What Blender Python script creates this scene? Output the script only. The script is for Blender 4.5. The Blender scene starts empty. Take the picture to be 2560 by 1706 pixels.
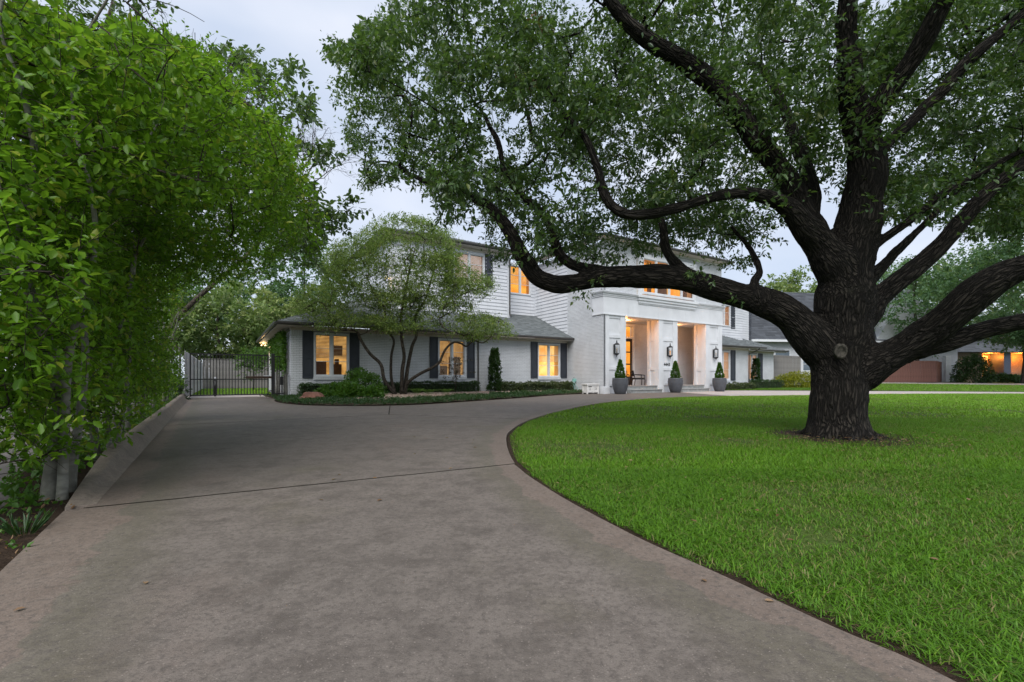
import bpy, math, random
import numpy as np
from mathutils import Vector, kdtree, noise as mnoise
from mathutils.geometry import delaunay_2d_cdt

random.seed(7)
RNG = np.random.default_rng(11)
scene = bpy.context.scene
COL = scene.collection

# ------------------------------------------------------------------ camera, sky, sun, exposure
cam_data = bpy.data.cameras.new('camera')
cam_data.sensor_width = 36.0
cam_data.lens = 36.0 * 1153.0 / 2560.0
cam_data.shift_y = 0.0357
cam_data.clip_start = 0.05
cam_data.clip_end = 3000
cam = bpy.data.objects.new('camera', cam_data)
cam.location = (0, 0, 0.9)
cam.rotation_euler = (math.radians(90), 0, 0)
COL.objects.link(cam)
scene.camera = cam

SUN_EL, SUN_AZ = 50.0, 190.0          # azimuth measured clockwise from +Y (camera looks along +Y)
world = bpy.data.worlds.new('World')
scene.world = world
world.use_nodes = True
wn, wl = world.node_tree.nodes, world.node_tree.links
wn.clear()
w_out = wn.new('ShaderNodeOutputWorld')
w_sky = wn.new('ShaderNodeTexSky')
w_sky.sky_type = 'NISHITA'
w_sky.sun_disc = False
w_sky.sun_elevation = math.radians(SUN_EL)
w_sky.sun_rotation = math.radians(SUN_AZ)
w_bg = wn.new('ShaderNodeBackground')
w_bg.inputs['Strength'].default_value = 0.05
wl.new(w_sky.outputs[0], w_bg.inputs['Color'])
# thin even dusk cloud over the whole sky
w_tc = wn.new('ShaderNodeTexCoord')
w_map = wn.new('ShaderNodeMapping')
w_map.inputs['Scale'].default_value = (1.0, 1.0, 2.6)
w_ns = wn.new('ShaderNodeTexNoise')
w_ns.inputs['Scale'].default_value = 2.8
w_ns.inputs['Detail'].default_value = 4
w_ns.inputs['Roughness'].default_value = 0.45
w_rp = wn.new('ShaderNodeValToRGB')
w_rp.color_ramp.elements[0].position = 0.32
w_rp.color_ramp.elements[0].color = (0.272, 0.312, 0.385, 1)
w_rp.color_ramp.elements[1].position = 0.68
w_rp.color_ramp.elements[1].color = (0.375, 0.395, 0.445, 1)
w_cl = wn.new('ShaderNodeBackground')
w_cl.inputs['Strength'].default_value = 1.0
w_mix = wn.new('ShaderNodeMixShader')
w_mix.inputs[0].default_value = 0.86
wl.new(w_tc.outputs['Generated'], w_map.inputs[0])
wl.new(w_map.outputs[0], w_ns.inputs['Vector'])
wl.new(w_ns.outputs['Fac'], w_rp.inputs[0])
wl.new(w_rp.outputs[0], w_cl.inputs['Color'])
wl.new(w_bg.outputs[0], w_mix.inputs[1])
wl.new(w_cl.outputs[0], w_mix.inputs[2])
wl.new(w_mix.outputs[0], w_out.inputs[0])

sun_data = bpy.data.lights.new('sun', 'SUN')
sun_data.energy = 1.5
sun_data.angle = math.radians(50)
sun_data.color = (1.0, 0.965, 0.92)
sun = bpy.data.objects.new('sun', sun_data)
_az, _el = math.radians(SUN_AZ), math.radians(SUN_EL)
_sd = Vector((math.sin(_az) * math.cos(_el), math.cos(_az) * math.cos(_el), math.sin(_el)))
sun.rotation_euler = _sd.to_track_quat('Z', 'Y').to_euler()
COL.objects.link(sun)

scene.view_settings.view_transform = 'Standard'
scene.view_settings.look = 'None'
scene.view_settings.exposure = 1.34
scene.view_settings.gamma = 1.0
scene.view_settings.use_curve_mapping = False
scene.render.engine = 'CYCLES'
scene.cycles.use_denoising = True
scene.cycles.max_bounces = 6
scene.cycles.transparent_max_bounces = 8
scene.cycles.sample_clamp_indirect = 6.0
scene.cycles.caustics_reflective = False
scene.cycles.caustics_refractive = False

# ------------------------------------------------------------------ frames
HA = math.radians(32.0)
CA, SA = math.cos(HA), math.sin(HA)
def W(s, t, z=0.0):                       # house frame (along the front, into the plot) -> world
    return Vector((s * CA - t * SA, s * SA + t * CA, z))
def st(x, y):
    return x * CA + y * SA, -x * SA + y * CA
FP, CXP, YHP, CH = 1060.0, 1176.5, 868.0, 0.9
def P(px, py, D):                          # a sight line at a chosen distance -> world point
    return Vector(((px - CXP) / FP * D, D, CH + (YHP - py) / FP * D))
def proj(p):                               # numpy Nx3 -> sight-line coordinates
    D = np.maximum(p[:, 1], 0.05)
    return CXP + p[:, 0] / D * FP, YHP - (p[:, 2] - CH) / D * FP
def inpoly(x, y, poly):
    poly = np.asarray(poly, float)
    ins = np.zeros(len(x), bool)
    j = len(poly) - 1
    for i in range(len(poly)):
        xi, yi = poly[i]; xj, yj = poly[j]
        if yi != yj:
            c = ((yi > y) != (yj > y)) & (x < (xj - xi) * (y - yi) / (yj - yi) + xi)
            ins ^= c
        j = i
    return ins

# ------------------------------------------------------------------ object helpers
def tag(o, label=None, cat=None, group=None, kind=None):
    if label: o['label'] = label
    if cat: o['category'] = cat
    if group: o['group'] = group
    if kind: o['kind'] = kind
    return o
def empty(name, loc=(0, 0, 0), rz=0.0, parent=None):
    o = bpy.data.objects.new(name, None)
    o.location = loc
    o.rotation_euler = (0, 0, rz)
    o.empty_display_size = 0.2
    COL.objects.link(o)
    if parent: o.parent = parent
    return o
def link(name, me, mat=None, parent=None, loc=None, rot=None):
    if mat is not None and len(me.materials) == 0:
        me.materials.append(mat)
    o = bpy.data.objects.new(name, me)
    COL.objects.link(o)
    if parent: o.parent = parent
    if loc is not None: o.location = loc
    if rot is not None: o.rotation_euler = rot
    return o
def copy_tree(o, parent=None):
    c = o.copy(); COL.objects.link(c); c.parent = parent
    for ch in list(o.children): copy_tree(ch, c)
    return c

class MB:
    """collects simple shapes into one mesh"""
    def __init__(self): self.v = []; self.f = []; self.sm = []
    def add(self, vs, fs, smooth=False):
        b = len(self.v)
        self.v += [tuple(v) for v in vs]
        self.f += [tuple(b + i for i in f) for f in fs]
        self.sm += [smooth] * len(fs)
        return self
    def box(self, x0, x1, y0, y1, z0, z1):
        return self.add([(x0, y0, z0), (x1, y0, z0), (x1, y1, z0), (x0, y1, z0), (x0, y0, z1), (x1, y0, z1), (x1, y1, z1), (x0, y1, z1)],
                        [(0, 3, 2, 1), (4, 5, 6, 7), (0, 1, 5, 4), (1, 2, 6, 5), (2, 3, 7, 6), (3, 0, 4, 7)])
    def cham(self, x0, x1, y0, y1, z0, z1, b=0.01):
        """box with chamfered vertical and top edges"""
        def ring(i, z): return [(x0 + i + b, y0 + i, z), (x1 - i - b, y0 + i, z), (x1 - i, y0 + i + b, z), (x1 - i, y1 - i - b, z), (x1 - i - b, y1 - i, z), (x0 + i + b, y1 - i, z), (x0 + i, y1 - i - b, z), (x0 + i, y0 + i + b, z)]
        vs = ring(0, z0) + ring(0, z1 - b) + ring(b, z1)
        fs = [tuple(range(7, -1, -1)), tuple(range(16, 24))]
        for l in (0, 8):
            for i in range(8):
                fs.append((l + i, l + (i + 1) % 8, l + 8 + (i + 1) % 8, l + 8 + i))
        return self.add(vs, fs)
    def prism(self, pts, z0, z1):
        n = len(pts)
        return self.add([(p[0], p[1], z0) for p in pts] + [(p[0], p[1], z1) for p in pts],
                        [tuple(range(n - 1, -1, -1)), tuple(range(n, 2 * n))] + [(i, (i + 1) % n, n + (i + 1) % n, n + i) for i in range(n)])
    def lathe(self, prof, n=20, cx=0, cy=0, smooth=True):
        vs, fs = [], []
        for r, z in prof:
            for i in range(n):
                a = 2 * math.pi * i / n
                vs.append((cx + r * math.cos(a), cy + r * math.sin(a), z))
        for k in range(len(prof) - 1):
            for i in range(n):
                fs.append((k * n + i, k * n + (i + 1) % n, (k + 1) * n + (i + 1) % n, (k + 1) * n + i))
        fs.append(tuple(range(n - 1, -1, -1)))
        fs.append(tuple((len(prof) - 1) * n + i for i in range(n)))
        return self.add(vs, fs, smooth)
    def tube(self, pts, rad, n=8, smooth=True):
        v, f = tube_np(np.array([tuple(p) for p in pts], float), np.broadcast_to(np.asarray(rad, float), (len(pts),)), n)
        return self.add(v.tolist(), f, smooth)
    def build(self, name, mat=None, parent=None, loc=None, rot=None):
        me = bpy.data.meshes.new(name)
        me.from_pydata(self.v, [], self.f)
        me.polygons.foreach_set('use_smooth', self.sm)
        me.update()
        return link(name, me, mat, parent, loc, rot)

def frames(pts):
    t = np.gradient(pts, axis=0)
    t /= np.maximum(np.linalg.norm(t, axis=1), 1e-9)[:, None]
    a = np.zeros_like(t); up = np.array([0, 0, 1.0]) if abs(t[0, 2]) < 0.9 else np.array([1.0, 0, 0])
    prev = np.cross(t[0], up); prev /= np.linalg.norm(prev)
    for i in range(len(t)):
        prev = prev - t[i] * np.dot(prev, t[i]); prev /= max(np.linalg.norm(prev), 1e-9)
        a[i] = prev
    return t, a, np.cross(t, a)
def tube_np(pts, rad, n=8):
    t, a, b = frames(pts)
    th = np.arange(n) * 2 * math.pi / n
    v = pts[:, None, :] + rad[:, None, None] * (np.cos(th)[None, :, None] * a[:, None, :] + np.sin(th)[None, :, None] * b[:, None, :])
    m = len(pts)
    f = [(k * n + i, k * n + (i + 1) % n, (k + 1) * n + (i + 1) % n, (k + 1) * n + i) for k in range(m - 1) for i in range(n)]
    f += [tuple(range(n - 1, -1, -1)), tuple((m - 1) * n + i for i in range(n))]
    return v.reshape(-1, 3), f
def catmull(pts, per=6):
    p = np.asarray(pts, float)
    p = np.vstack([2 * p[0] - p[1], p, 2 * p[-1] - p[-2]])
    out = []
    for i in range(1, len(p) - 2):
        for u in np.linspace(0, 1, per, endpoint=False):
            out.append(0.5 * (2 * p[i] + (p[i + 1] - p[i - 1]) * u + (2 * p[i - 1] - 5 * p[i] + 4 * p[i + 1] - p[i + 2]) * u * u + (3 * p[i] - p[i - 1] - 3 * p[i + 1] + p[i + 2]) * u ** 3))
    out.append(p[-2])
    return np.array(out)
def mesh_np(name, v, quads=None, tris=None, attr=None, smooth=False):
    """big meshes straight from arrays"""
    me = bpy.data.meshes.new(name)
    parts, starts, totals, pos = [], [], [], 0
    for arr in (quads, tris):
        if arr is None or len(arr) == 0: continue
        k = arr.shape[1]
        parts.append(arr.reshape(-1)); starts.append(pos + np.arange(len(arr)) * k); totals.append(np.full(len(arr), k)); pos += arr.size
    li = np.concatenate(parts).astype(np.int32); ls = np.concatenate(starts).astype(np.int32)
    me.vertices.add(len(v)); me.vertices.foreach_set('co', np.ascontiguousarray(v, dtype=np.float32).reshape(-1))
    me.loops.add(len(li)); me.loops.foreach_set('vertex_index', li)
    me.polygons.add(len(ls)); me.polygons.foreach_set('loop_start', ls)
    if smooth: me.polygons.foreach_set('use_smooth', np.ones(len(ls), bool))
    me.update(calc_edges=True)
    for k, a in (attr or {}).items():
        a = np.asarray(a, np.float32)
        if a.ndim == 1:
            at = me.attributes.new(k, 'FLOAT', 'POINT'); at.data.foreach_set('value', a)
        else:
            at = me.attributes.new(k, 'FLOAT_VECTOR', 'POINT'); at.data.foreach_set('vector', a.reshape(-1))
    me.validate()
    return me

# ------------------------------------------------------------------ materials
class NT:
    def __init__(self, name):
        self.m = bpy.data.materials.new(name); self.m.use_nodes = True
        self.n, self.l = self.m.node_tree.nodes, self.m.node_tree.links
        self.n.clear()
        self.out = self.n.new('ShaderNodeOutputMaterial')
    def node(self, t, **kw):
        n = self.n.new(t)
        for k, v in kw.items():
            if k.startswith('_'): setattr(n, k[1:], v)
            else:
                i = n.inputs[int(k[1:])] if k[0] == 'i' and k[1:].isdigit() else n.inputs[k.replace('__', ' ')]
                if isinstance(v, bpy.types.NodeSocket): self.l.new(v, i)
                else: i.default_value = v
        return n
    def ramp(self, fac, stops):
        r = self.n.new('ShaderNodeValToRGB')
        e = r.color_ramp.elements
        while len(e) < len(stops): e.new(0.5)
        for k, (p, c) in enumerate(stops):
            e[k].position = p
            e[k].color = (c, c, c, 1) if isinstance(c, (int, float)) else (*c, 1)
        self.l.new(fac, r.inputs[0])
        return r.outputs[0]
    def mixc(self, fac, a, b, mode='MIX'):
        m = self.n.new('ShaderNodeMix'); m.data_type = 'RGBA'; m.blend_type = mode
        for i, v in ((0, fac), (6, a), (7, b)):
            if isinstance(v, bpy.types.NodeSocket): self.l.new(v, m.inputs[i])
            elif i == 0: m.inputs[0].default_value = v
            else: m.inputs[i].default_value = (*v, 1)
        return m.outputs[2]
    def coord(self, scale=None, kind='Object'):
        tc = self.node('ShaderNodeTexCoord').outputs[kind]
        if scale is None: return tc
        return self.node('ShaderNodeMapping', Vector=tc, Scale=scale).outputs[0]
    def noise(self, vec, scale, detail=4, rough=0.55):
        return self.node('ShaderNodeTexNoise', Vector=vec, Scale=scale, Detail=detail, Roughness=rough).outputs['Fac']
    def bump(self, h, strength=0.4, dist=0.01, normal=None):
        kw = dict(Height=h, Strength=strength, Distance=dist)
        if normal is not None: kw['Normal'] = normal
        return self.node('ShaderNodeBump', **kw).outputs[0]
    def attr(self, name, out='Fac'):
        a = self.n.new('ShaderNodeAttribute'); a.attribute_name = name
        return a.outputs[out]
    def surf(self, col, rough=0.6, spec=0.4, metal=0.0, normal=None):
        b = self.n.new('ShaderNodeBsdfPrincipled')
        if isinstance(col, bpy.types.NodeSocket): self.l.new(col, b.inputs['Base Color'])
        else: b.inputs['Base Color'].default_value = (*col, 1)
        if isinstance(rough, bpy.types.NodeSocket): self.l.new(rough, b.inputs['Roughness'])
        else: b.inputs['Roughness'].default_value = rough
        b.inputs['Specular IOR Level'].default_value = spec
        b.inputs['Metallic'].default_value = metal
        if normal is not None: self.l.new(normal, b.inputs['Normal'])
        self.l.new(b.outputs[0], self.out.inputs[0])
        return b

MAT = {}
def plain(name, c, rough=0.6, var=0.12, scale=6.0, spec=0.35, metal=0.0, bump=0.0, bscale=60.0):
    t = NT(name); co = t.coord()
    n = t.noise(co, scale, 5)
    lo = tuple(x * (1 - var) for x in c); hi = tuple(min(1, x * (1 + var)) for x in c)
    col = t.ramp(n, [(0.3, lo), (0.7, hi)])
    nor = t.bump(t.noise(co, bscale, 3), bump, 0.01) if bump else None
    rg = t.ramp(t.noise(co, scale * 2.3, 3), [(0.3, max(0.05, rough - 0.08)), (0.7, min(1, rough + 0.08))])
    t.surf(col, rg, spec, metal, nor)
    MAT[name] = t.m
    return t.m
def painted_wall(name, c, warm=0.0):
    t = NT(name); co = t.coord()
    n1 = t.noise(co, 1.3, 5); n2 = t.noise(co, 14.0, 4); n3 = t.noise(t.coord((1.5, 1.5, 0.25)), 3.0, 4)
    base = t.ramp(n1, [(0.3, tuple(x * 0.9 for x in c)), (0.7, tuple(min(1, x * 1.05) for x in c))])
    d = t.ramp(n3, [(0.58, 0.0), (0.8, 0.5)])
    base = t.mixc(d, base, tuple(x * 0.72 for x in c))
    sp = t.ramp(n2, [(0.68, 0.0), (0.78, 0.35)])
    base = t.mixc(sp, base, tuple(x * 0.6 for x in c))
    t.surf(base, 0.55, 0.35, normal=t.bump(t.noise(co, 55, 4), 0.35, 0.006))
    MAT[name] = t.m
painted_wall('brick_paint', (0.62, 0.64, 0.67))
painted_wall('mortar_dark', (0.24, 0.25, 0.265))  # joints share the white paint; shade of their relief is put into this darker colour
painted_wall('siding_paint', (0.62, 0.64, 0.68))
painted_wall('trim', (0.66, 0.68, 0.71))
plain('soffit', (0.52, 0.48, 0.43), 0.6, 0.06)
plain('shutter', (0.035, 0.04, 0.052), 0.45, 0.15, 3)
plain('gutter', (0.055, 0.052, 0.05), 0.4, 0.12, 3, spec=0.5)
plain('black_metal', (0.012, 0.012, 0.013), 0.38, 0.2, 8, spec=0.5)
plain('white_metal', (0.75, 0.76, 0.78), 0.4, 0.05)
plain('planter', (0.075, 0.08, 0.092), 0.5, 0.2, 4, bump=0.15)
plain('chair_black', (0.02, 0.019, 0.019), 0.45, 0.2, 8)
plain('stone_step', (0.27, 0.28, 0.275), 0.65, 0.2, 5, bump=0.2)
plain('porch_floor', (0.26, 0.25, 0.24), 0.6, 0.15, 4)
plain('door_wood', (0.035, 0.02, 0.013), 0.4, 0.3, 5)
plain('crate_paint', (0.66, 0.65, 0.63), 0.7, 0.12, 5)
plain('dark_gap', (0.02, 0.018, 0.017), 0.8, 0.1)
plain('hose', (0.20, 0.42, 0.38), 0.5, 0.12)
plain('meter_grey', (0.30, 0.31, 0.33), 0.5, 0.1)
plain('boulder', (0.20, 0.095, 0.07), 0.85, 0.35, 2.2, bump=0.9, bscale=9)
plain('pale_rock', (0.42, 0.37, 0.31), 0.85, 0.25, 3, bump=0.6, bscale=14)
plain('cream_room', (0.62, 0.50, 0.34), 0.8, 0.1)
plain('furniture', (0.16, 0.075, 0.03), 0.6, 0.3)
plain('fence_grey', (0.20, 0.19, 0.18), 0.8, 0.3, 2.5, bump=0.3, bscale=30)
plain('fence_pale', (0.42, 0.42, 0.43), 0.8, 0.22, 2.5, bump=0.3, bscale=30)
plain('fence_red', (0.115, 0.055, 0.043), 0.8, 0.25, 2.5, bump=0.3, bscale=30)
plain('neighbour_siding', (0.52, 0.535, 0.57), 0.6, 0.08)
plain('tan_brick', (0.21, 0.165, 0.125), 0.8, 0.25, 9, bump=0.3)
plain('red_brick', (0.26, 0.12, 0.08), 0.8, 0.3, 9, bump=0.3)
plain('navy_paint', (0.05, 0.06, 0.085), 0.5, 0.1)

def shingle_mat(name, c):
    t = NT(name); co = t.coord()
    r = t.attr('rnd')
    base = t.ramp(r, [(0.0, tuple(x * 0.72 for x in c)), (0.5, c), (1.0, tuple(x * 1.32 for x in c))])
    n = t.noise(co, 1.2, 4)
    base = t.mixc(t.ramp(n, [(0.35, 0.0), (0.75, 0.4)]), base, tuple(x * 0.7 for x in c))
    t.surf(base, 0.85, 0.25, normal=t.bump(t.noise(co, 120, 3), 0.5, 0.006))
    MAT[name] = t.m
shingle_mat('shingle', (0.135, 0.15, 0.155))
shingle_mat('shingle_dark', (0.075, 0.082, 0.095))

def concrete(name, c, stain=1.0):
    t = NT(name); co = t.coord()
    big = t.noise(co, 0.35, 6, 0.6); mid = t.noise(co, 1.7, 6, 0.68); fine = t.noise(co, 34, 5, 0.75)
    c1 = t.ramp(big, [(0.30, tuple(x * 0.84 for x in c)), (0.50, c), (0.70, tuple(x * 1.22 for x in c))])
    dk = t.ramp(t.mixc(0.72, mid, t.noise(co, 5.0, 8, 0.80)), [(0.455, 0.0), (0.60, 0.85 * stain)])
    c2 = t.mixc(dk, c1, (c[0] * 0.50, c[1] * 0.49, c[2] * 0.48))
    # mossy olive and reddish aggregate patches
    ms = t.ramp(t.noise(t.coord((1, 1, 1)), 0.8, 5, 0.6), [(0.56, 0.0), (0.74, 0.45 * stain)])
    c3 = t.mixc(ms, c2, (c[0] * 0.66, c[1] * 0.70, c[2] * 0.42))
    rd = t.ramp(t.noise(t.coord((1.3, 0.7, 1)), 0.6, 5, 0.65), [(0.55, 0.0), (0.75, 0.4)])
    c3 = t.mixc(rd, c3, (c[0] * 1.15, c[1] * 0.95, c[2] * 0.86))
    ed = t.node('ShaderNodeMath', _operation='MULTIPLY_ADD', i0=t.noise(co, 2.2, 5, 0.65), i1=0.55, i2=t.attr('edge')).outputs[0]
    moss = t.ramp(ed, [(0.55, 0.0), (0.85, 0.5 * stain), (1.02, 0.35 * stain), (1.12, 0.0)])
    c3 = t.mixc(moss, c3, (c[0] * 0.62, c[1] * 0.66, c[2] * 0.48))
    rust = t.ramp(ed, [(0.98, 0.0), (1.16, 0.5)])
    c3 = t.mixc(rust, c3, (c[0] * 1.16, c[1] * 0.99, c[2] * 0.89))
    sp = t.ramp(fine, [(0.36, 0.85), (0.52, 0.0)])
    c4 = t.mixc(sp, c3, (c[0] * 0.52, c[1] * 0.52, c[2] * 0.52))
    vo = t.node('ShaderNodeTexVoronoi', Vector=co, Scale=85.0)
    pb = t.ramp(vo.outputs['Distance'], [(0.0, 0.75), (0.32, 0.0)])
    pick = t.ramp(t.node('ShaderNodeSeparateColor', Color=vo.outputs['Color']).outputs[0], [(0.78, 0.0), (0.8, 1.0)])
    pk = t.node('ShaderNodeMath', _operation='MULTIPLY', i0=pb, i1=pick).outputs[0]
    c5 = t.mixc(pk, c4, tuple(min(1, x * 1.9) for x in c))
    # sparse dark grit
    vo2 = t.node('ShaderNodeTexVoronoi', Vector=co, Scale=140.0)
    c6 = t.mixc(t.ramp(vo2.outputs['Distance'], [(0.1, 0.45), (0.42, 0.0)]), c5, tuple(x * 0.45 for x in c))
    h = t.node('ShaderNodeMath', _operation='ADD', i0=fine, i1=t.noise(co, 130, 2)).outputs[0]
    t.surf(c6, 0.72, 0.35, normal=t.bump(h, 0.55, 0.004))
    MAT[name] = t.m
concrete('concrete', (0.162, 0.139, 0.121))
concrete('concrete_curb', (0.25, 0.205, 0.17), 0.7)
concrete('concrete_pale', (0.44, 0.39, 0.36), 0.35)
concrete('asphalt', (0.13, 0.115, 0.11), 0.8)

def soil_mat(name, c, c2, scale=9):
    t = NT(name); co = t.coord()
    n = t.noise(co, scale, 6, 0.7); m = t.noise(co, scale * 6, 4, 0.7)
    col = t.ramp(n, [(0.3, c), (0.7, c2)])
    col = t.mixc(t.ramp(m, [(0.5, 0.0), (0.7, 0.7)]), col, tuple(x * 1.7 for x in c2))
    t.surf(col, 0.95, 0.1, normal=t.bump(m, 0.8, 0.03))
    MAT[name] = t.m
soil_mat('joint_dirt', (0.018, 0.016, 0.013), (0.035, 0.03, 0.024), 14)
soil_mat('soil', (0.022, 0.015, 0.011), (0.05, 0.034, 0.024))
soil_mat('mulch', (0.06, 0.045, 0.032), (0.13, 0.10, 0.075))
soil_mat('lawn_soil', (0.035, 0.065, 0.012), (0.075, 0.11, 0.026), 5)
soil_mat('far_ground', (0.03, 0.05, 0.015), (0.05, 0.08, 0.025), 0.6)

def leaf_mat(name, stops, trans=0.35, rough=0.42, spec=0.4):
    t = NT(name)
    col = t.ramp(t.attr('rnd'), stops)
    b = t.surf(col, rough, spec)
    tr = t.node('ShaderNodeBsdfTranslucent', Color=t.mixc(0.5, col, (0.17, 0.31, 0.02)))
    mx = t.node('ShaderNodeMixShader', i0=trans, i1=b.outputs[0], i2=tr.outputs[0])
    t.l.new(mx.outputs[0], t.out.inputs[0])
    MAT[name] = t.m
leaf_mat('oak_leaf', [(0.0, (0.045, 0.088, 0.036)), (0.5, (0.080, 0.145, 0.052)), (0.85, (0.115, 0.19, 0.058)), (1.0, (0.18, 0.22, 0.06))], 0.34, 0.34, 0.6)
leaf_mat('holly_leaf', [(0.0, (0.065, 0.155, 0.009)), (0.45, (0.118, 0.27, 0.014)), (0.85, (0.19, 0.36, 0.018)), (1.0, (0.34, 0.40, 0.045))], 0.55, 0.4, 0.45)
leaf_mat('magnolia_leaf', [(0.0, (0.06, 0.105, 0.045)), (0.6, (0.105, 0.165, 0.07)), (1.0, (0.15, 0.22, 0.085))], 0.35, 0.32, 0.5)
leaf_mat('yaupon_leaf', [(0.0, (0.10, 0.155, 0.045)), (0.5, (0.18, 0.255, 0.065)), (0.85, (0.25, 0.32, 0.075)), (1.0, (0.30, 0.30, 0.07))], 0.45)
leaf_mat('far_leaf', [(0.0, (0.12, 0.18, 0.075)), (0.5, (0.20, 0.28, 0.10)), (1.0, (0.32, 0.36, 0.13))], 0.45, 0.6)  # leaf colour lightened to carry the haze of distance
leaf_mat('teal_leaf', [(0.0, (0.06, 0.125, 0.065)), (0.5, (0.105, 0.20, 0.095)), (1.0, (0.17, 0.28, 0.12))], 0.4, 0.5)
leaf_mat('box_leaf', [(0.0, (0.012, 0.034, 0.010)), (0.6, (0.026, 0.064, 0.016)), (1.0, (0.05, 0.10, 0.022))], 0.2)
leaf_mat('shrub_leaf', [(0.0, (0.03, 0.085, 0.012)), (0.6, (0.06, 0.15, 0.018)), (1.0, (0.12, 0.23, 0.03))], 0.35)
leaf_mat('bronze_leaf', [(0.0, (0.035, 0.05, 0.022)), (0.5, (0.06, 0.085, 0.03)), (1.0, (0.10, 0.075, 0.045))], 0.25)
leaf_mat('purple_leaf', [(0.0, (0.028, 0.012, 0.014)), (1.0, (0.08, 0.035, 0.03))], 0.25)
leaf_mat('gold_leaf', [(0.0, (0.10, 0.13, 0.01)), (0.5, (0.24, 0.25, 0.015)), (1.0, (0.38, 0.36, 0.03))], 0.3)
leaf_mat('cover_leaf', [(0.0, (0.016, 0.045, 0.014)), (0.6, (0.032, 0.08, 0.022)), (1.0, (0.06, 0.12, 0.03))], 0.2)
leaf_mat('dead_leaf', [(0.0, (0.12, 0.06, 0.03)), (1.0, (0.30, 0.20, 0.12))], 0.2, 0.7, 0.2)
leaf_mat('grass', [(0.0, (0.045, 0.115, 0.008)), (0.40, (0.085, 0.21, 0.011)), (0.84, (0.18, 0.36, 0.02)), (0.91, (0.17, 0.20, 0.045)), (1.0, (0.28, 0.225, 0.11))], 0.35, 0.5, 0.3)

def bark_mat(name, lo, hi, sc=(30, 30, 8), strength=1.0, attr=True):
    t = NT(name)
    co = t.attr('bark', 'Vector') if attr else t.coord()
    v = t.node('ShaderNodeMapping', Vector=co, Scale=sc).outputs[0]
    wob = t.node('ShaderNodeTexNoise', Vector=v, Scale=0.55, Detail=4.0).outputs['Color']
    wob = t.node('ShaderNodeVectorMath', _operation='SCALE', i0=wob, Scale=2.6).outputs[0]
    v2 = t.node('ShaderNodeVectorMath', _operation='ADD', i0=v, i1=wob).outputs[0]
    vo = t.node('ShaderNodeTexVoronoi', Vector=v2, Scale=1.0, _feature='DISTANCE_TO_EDGE').outputs['Distance']
    fine = t.noise(v, 4.0, 5, 0.65)
    ridge = t.ramp(vo, [(0.02, 0.0), (0.28, 1.0)])
    h = t.node('ShaderNodeMath', _operation='MULTIPLY_ADD', i0=fine, i1=0.5, i2=ridge).outputs[0]
    col = t.ramp(t.node('ShaderNodeMath', _operation='MULTIPLY', i0=ridge, i1=fine).outputs[0], [(0.05, lo), (0.62, hi)])
    li = t.ramp(t.noise(t.coord(), 2.6, 5, 0.7), [(0.57, 0.0), (0.70, 0.35)])
    col = t.mixc(li, col, (hi[0] * 1.15, hi[1] * 1.3, hi[2] * 1.15))
    col = t.mixc(t.ramp(t.noise(t.coord(), 1.1, 4, 0.6), [(0.4, 0.55), (0.62, 0.0)]), col, tuple(x * 0.25 for x in hi))
    t.surf(col, 0.88, 0.2, normal=t.bump(h, strength, 0.05))
    MAT[name] = t.m
bark_mat('oak_bark', (0.007, 0.006, 0.005), (0.070, 0.060, 0.049), (23, 23, 4.2), 1.0)
bark_mat('grey_bark', (0.10, 0.10, 0.09), (0.24, 0.24, 0.21), (14, 14, 5), 0.4, False)
bark_mat('holly_bark', (0.20, 0.195, 0.165), (0.33, 0.325, 0.28), (4, 4, 9), 0.12, False)
bark_mat('brown_bark', (0.035, 0.028, 0.022), (0.15, 0.125, 0.10), (14, 14, 5), 0.5, False)

def glass_mat():
    t = NT('glass')
    lw = t.node('ShaderNodeLayerWeight', Blend=0.12).outputs['Fresnel']
    g = t.node('ShaderNodeBsdfGlossy', Roughness=0.02)
    tr = t.node('ShaderNodeBsdfTransparent')
    mx = t.node('ShaderNodeMixShader', i0=lw, i1=tr.outputs[0], i2=g.outputs[0])
    t.l.new(mx.outputs[0], t.out.inputs[0])
    MAT['glass'] = t.m
glass_mat()
def lit(name, c1, c2, strength, scale=1.6):
    t = NT(name)
    n = t.noise(t.coord(), scale, 2)
    e = t.node('ShaderNodeEmission', Color=t.ramp(n, [(0.35, c1), (0.65, c2)]), Strength=strength)
    t.l.new(e.outputs[0], t.out.inputs[0])
    MAT[name] = t.m
lit('lit_room_dim', (0.33, 0.15, 0.035), (0.72, 0.40, 0.12), 0.42)
lit('lit_room', (0.95, 0.36, 0.05), (1.0, 0.62, 0.20), 0.62)
lit('lit_room_orange', (0.85, 0.28, 0.03), (1.0, 0.45, 0.07), 0.46)
lit('lit_room_pink', (0.52, 0.34, 0.25), (0.62, 0.46, 0.37), 0.33)  # low warm room light, with the pale sky reflection put into its colour
lit('lamp_glow', (1.0, 0.55, 0.2), (1.0, 0.75, 0.4), 1.5)
plain('blind', (0.62, 0.50, 0.36), 0.6, 0.05)

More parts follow.
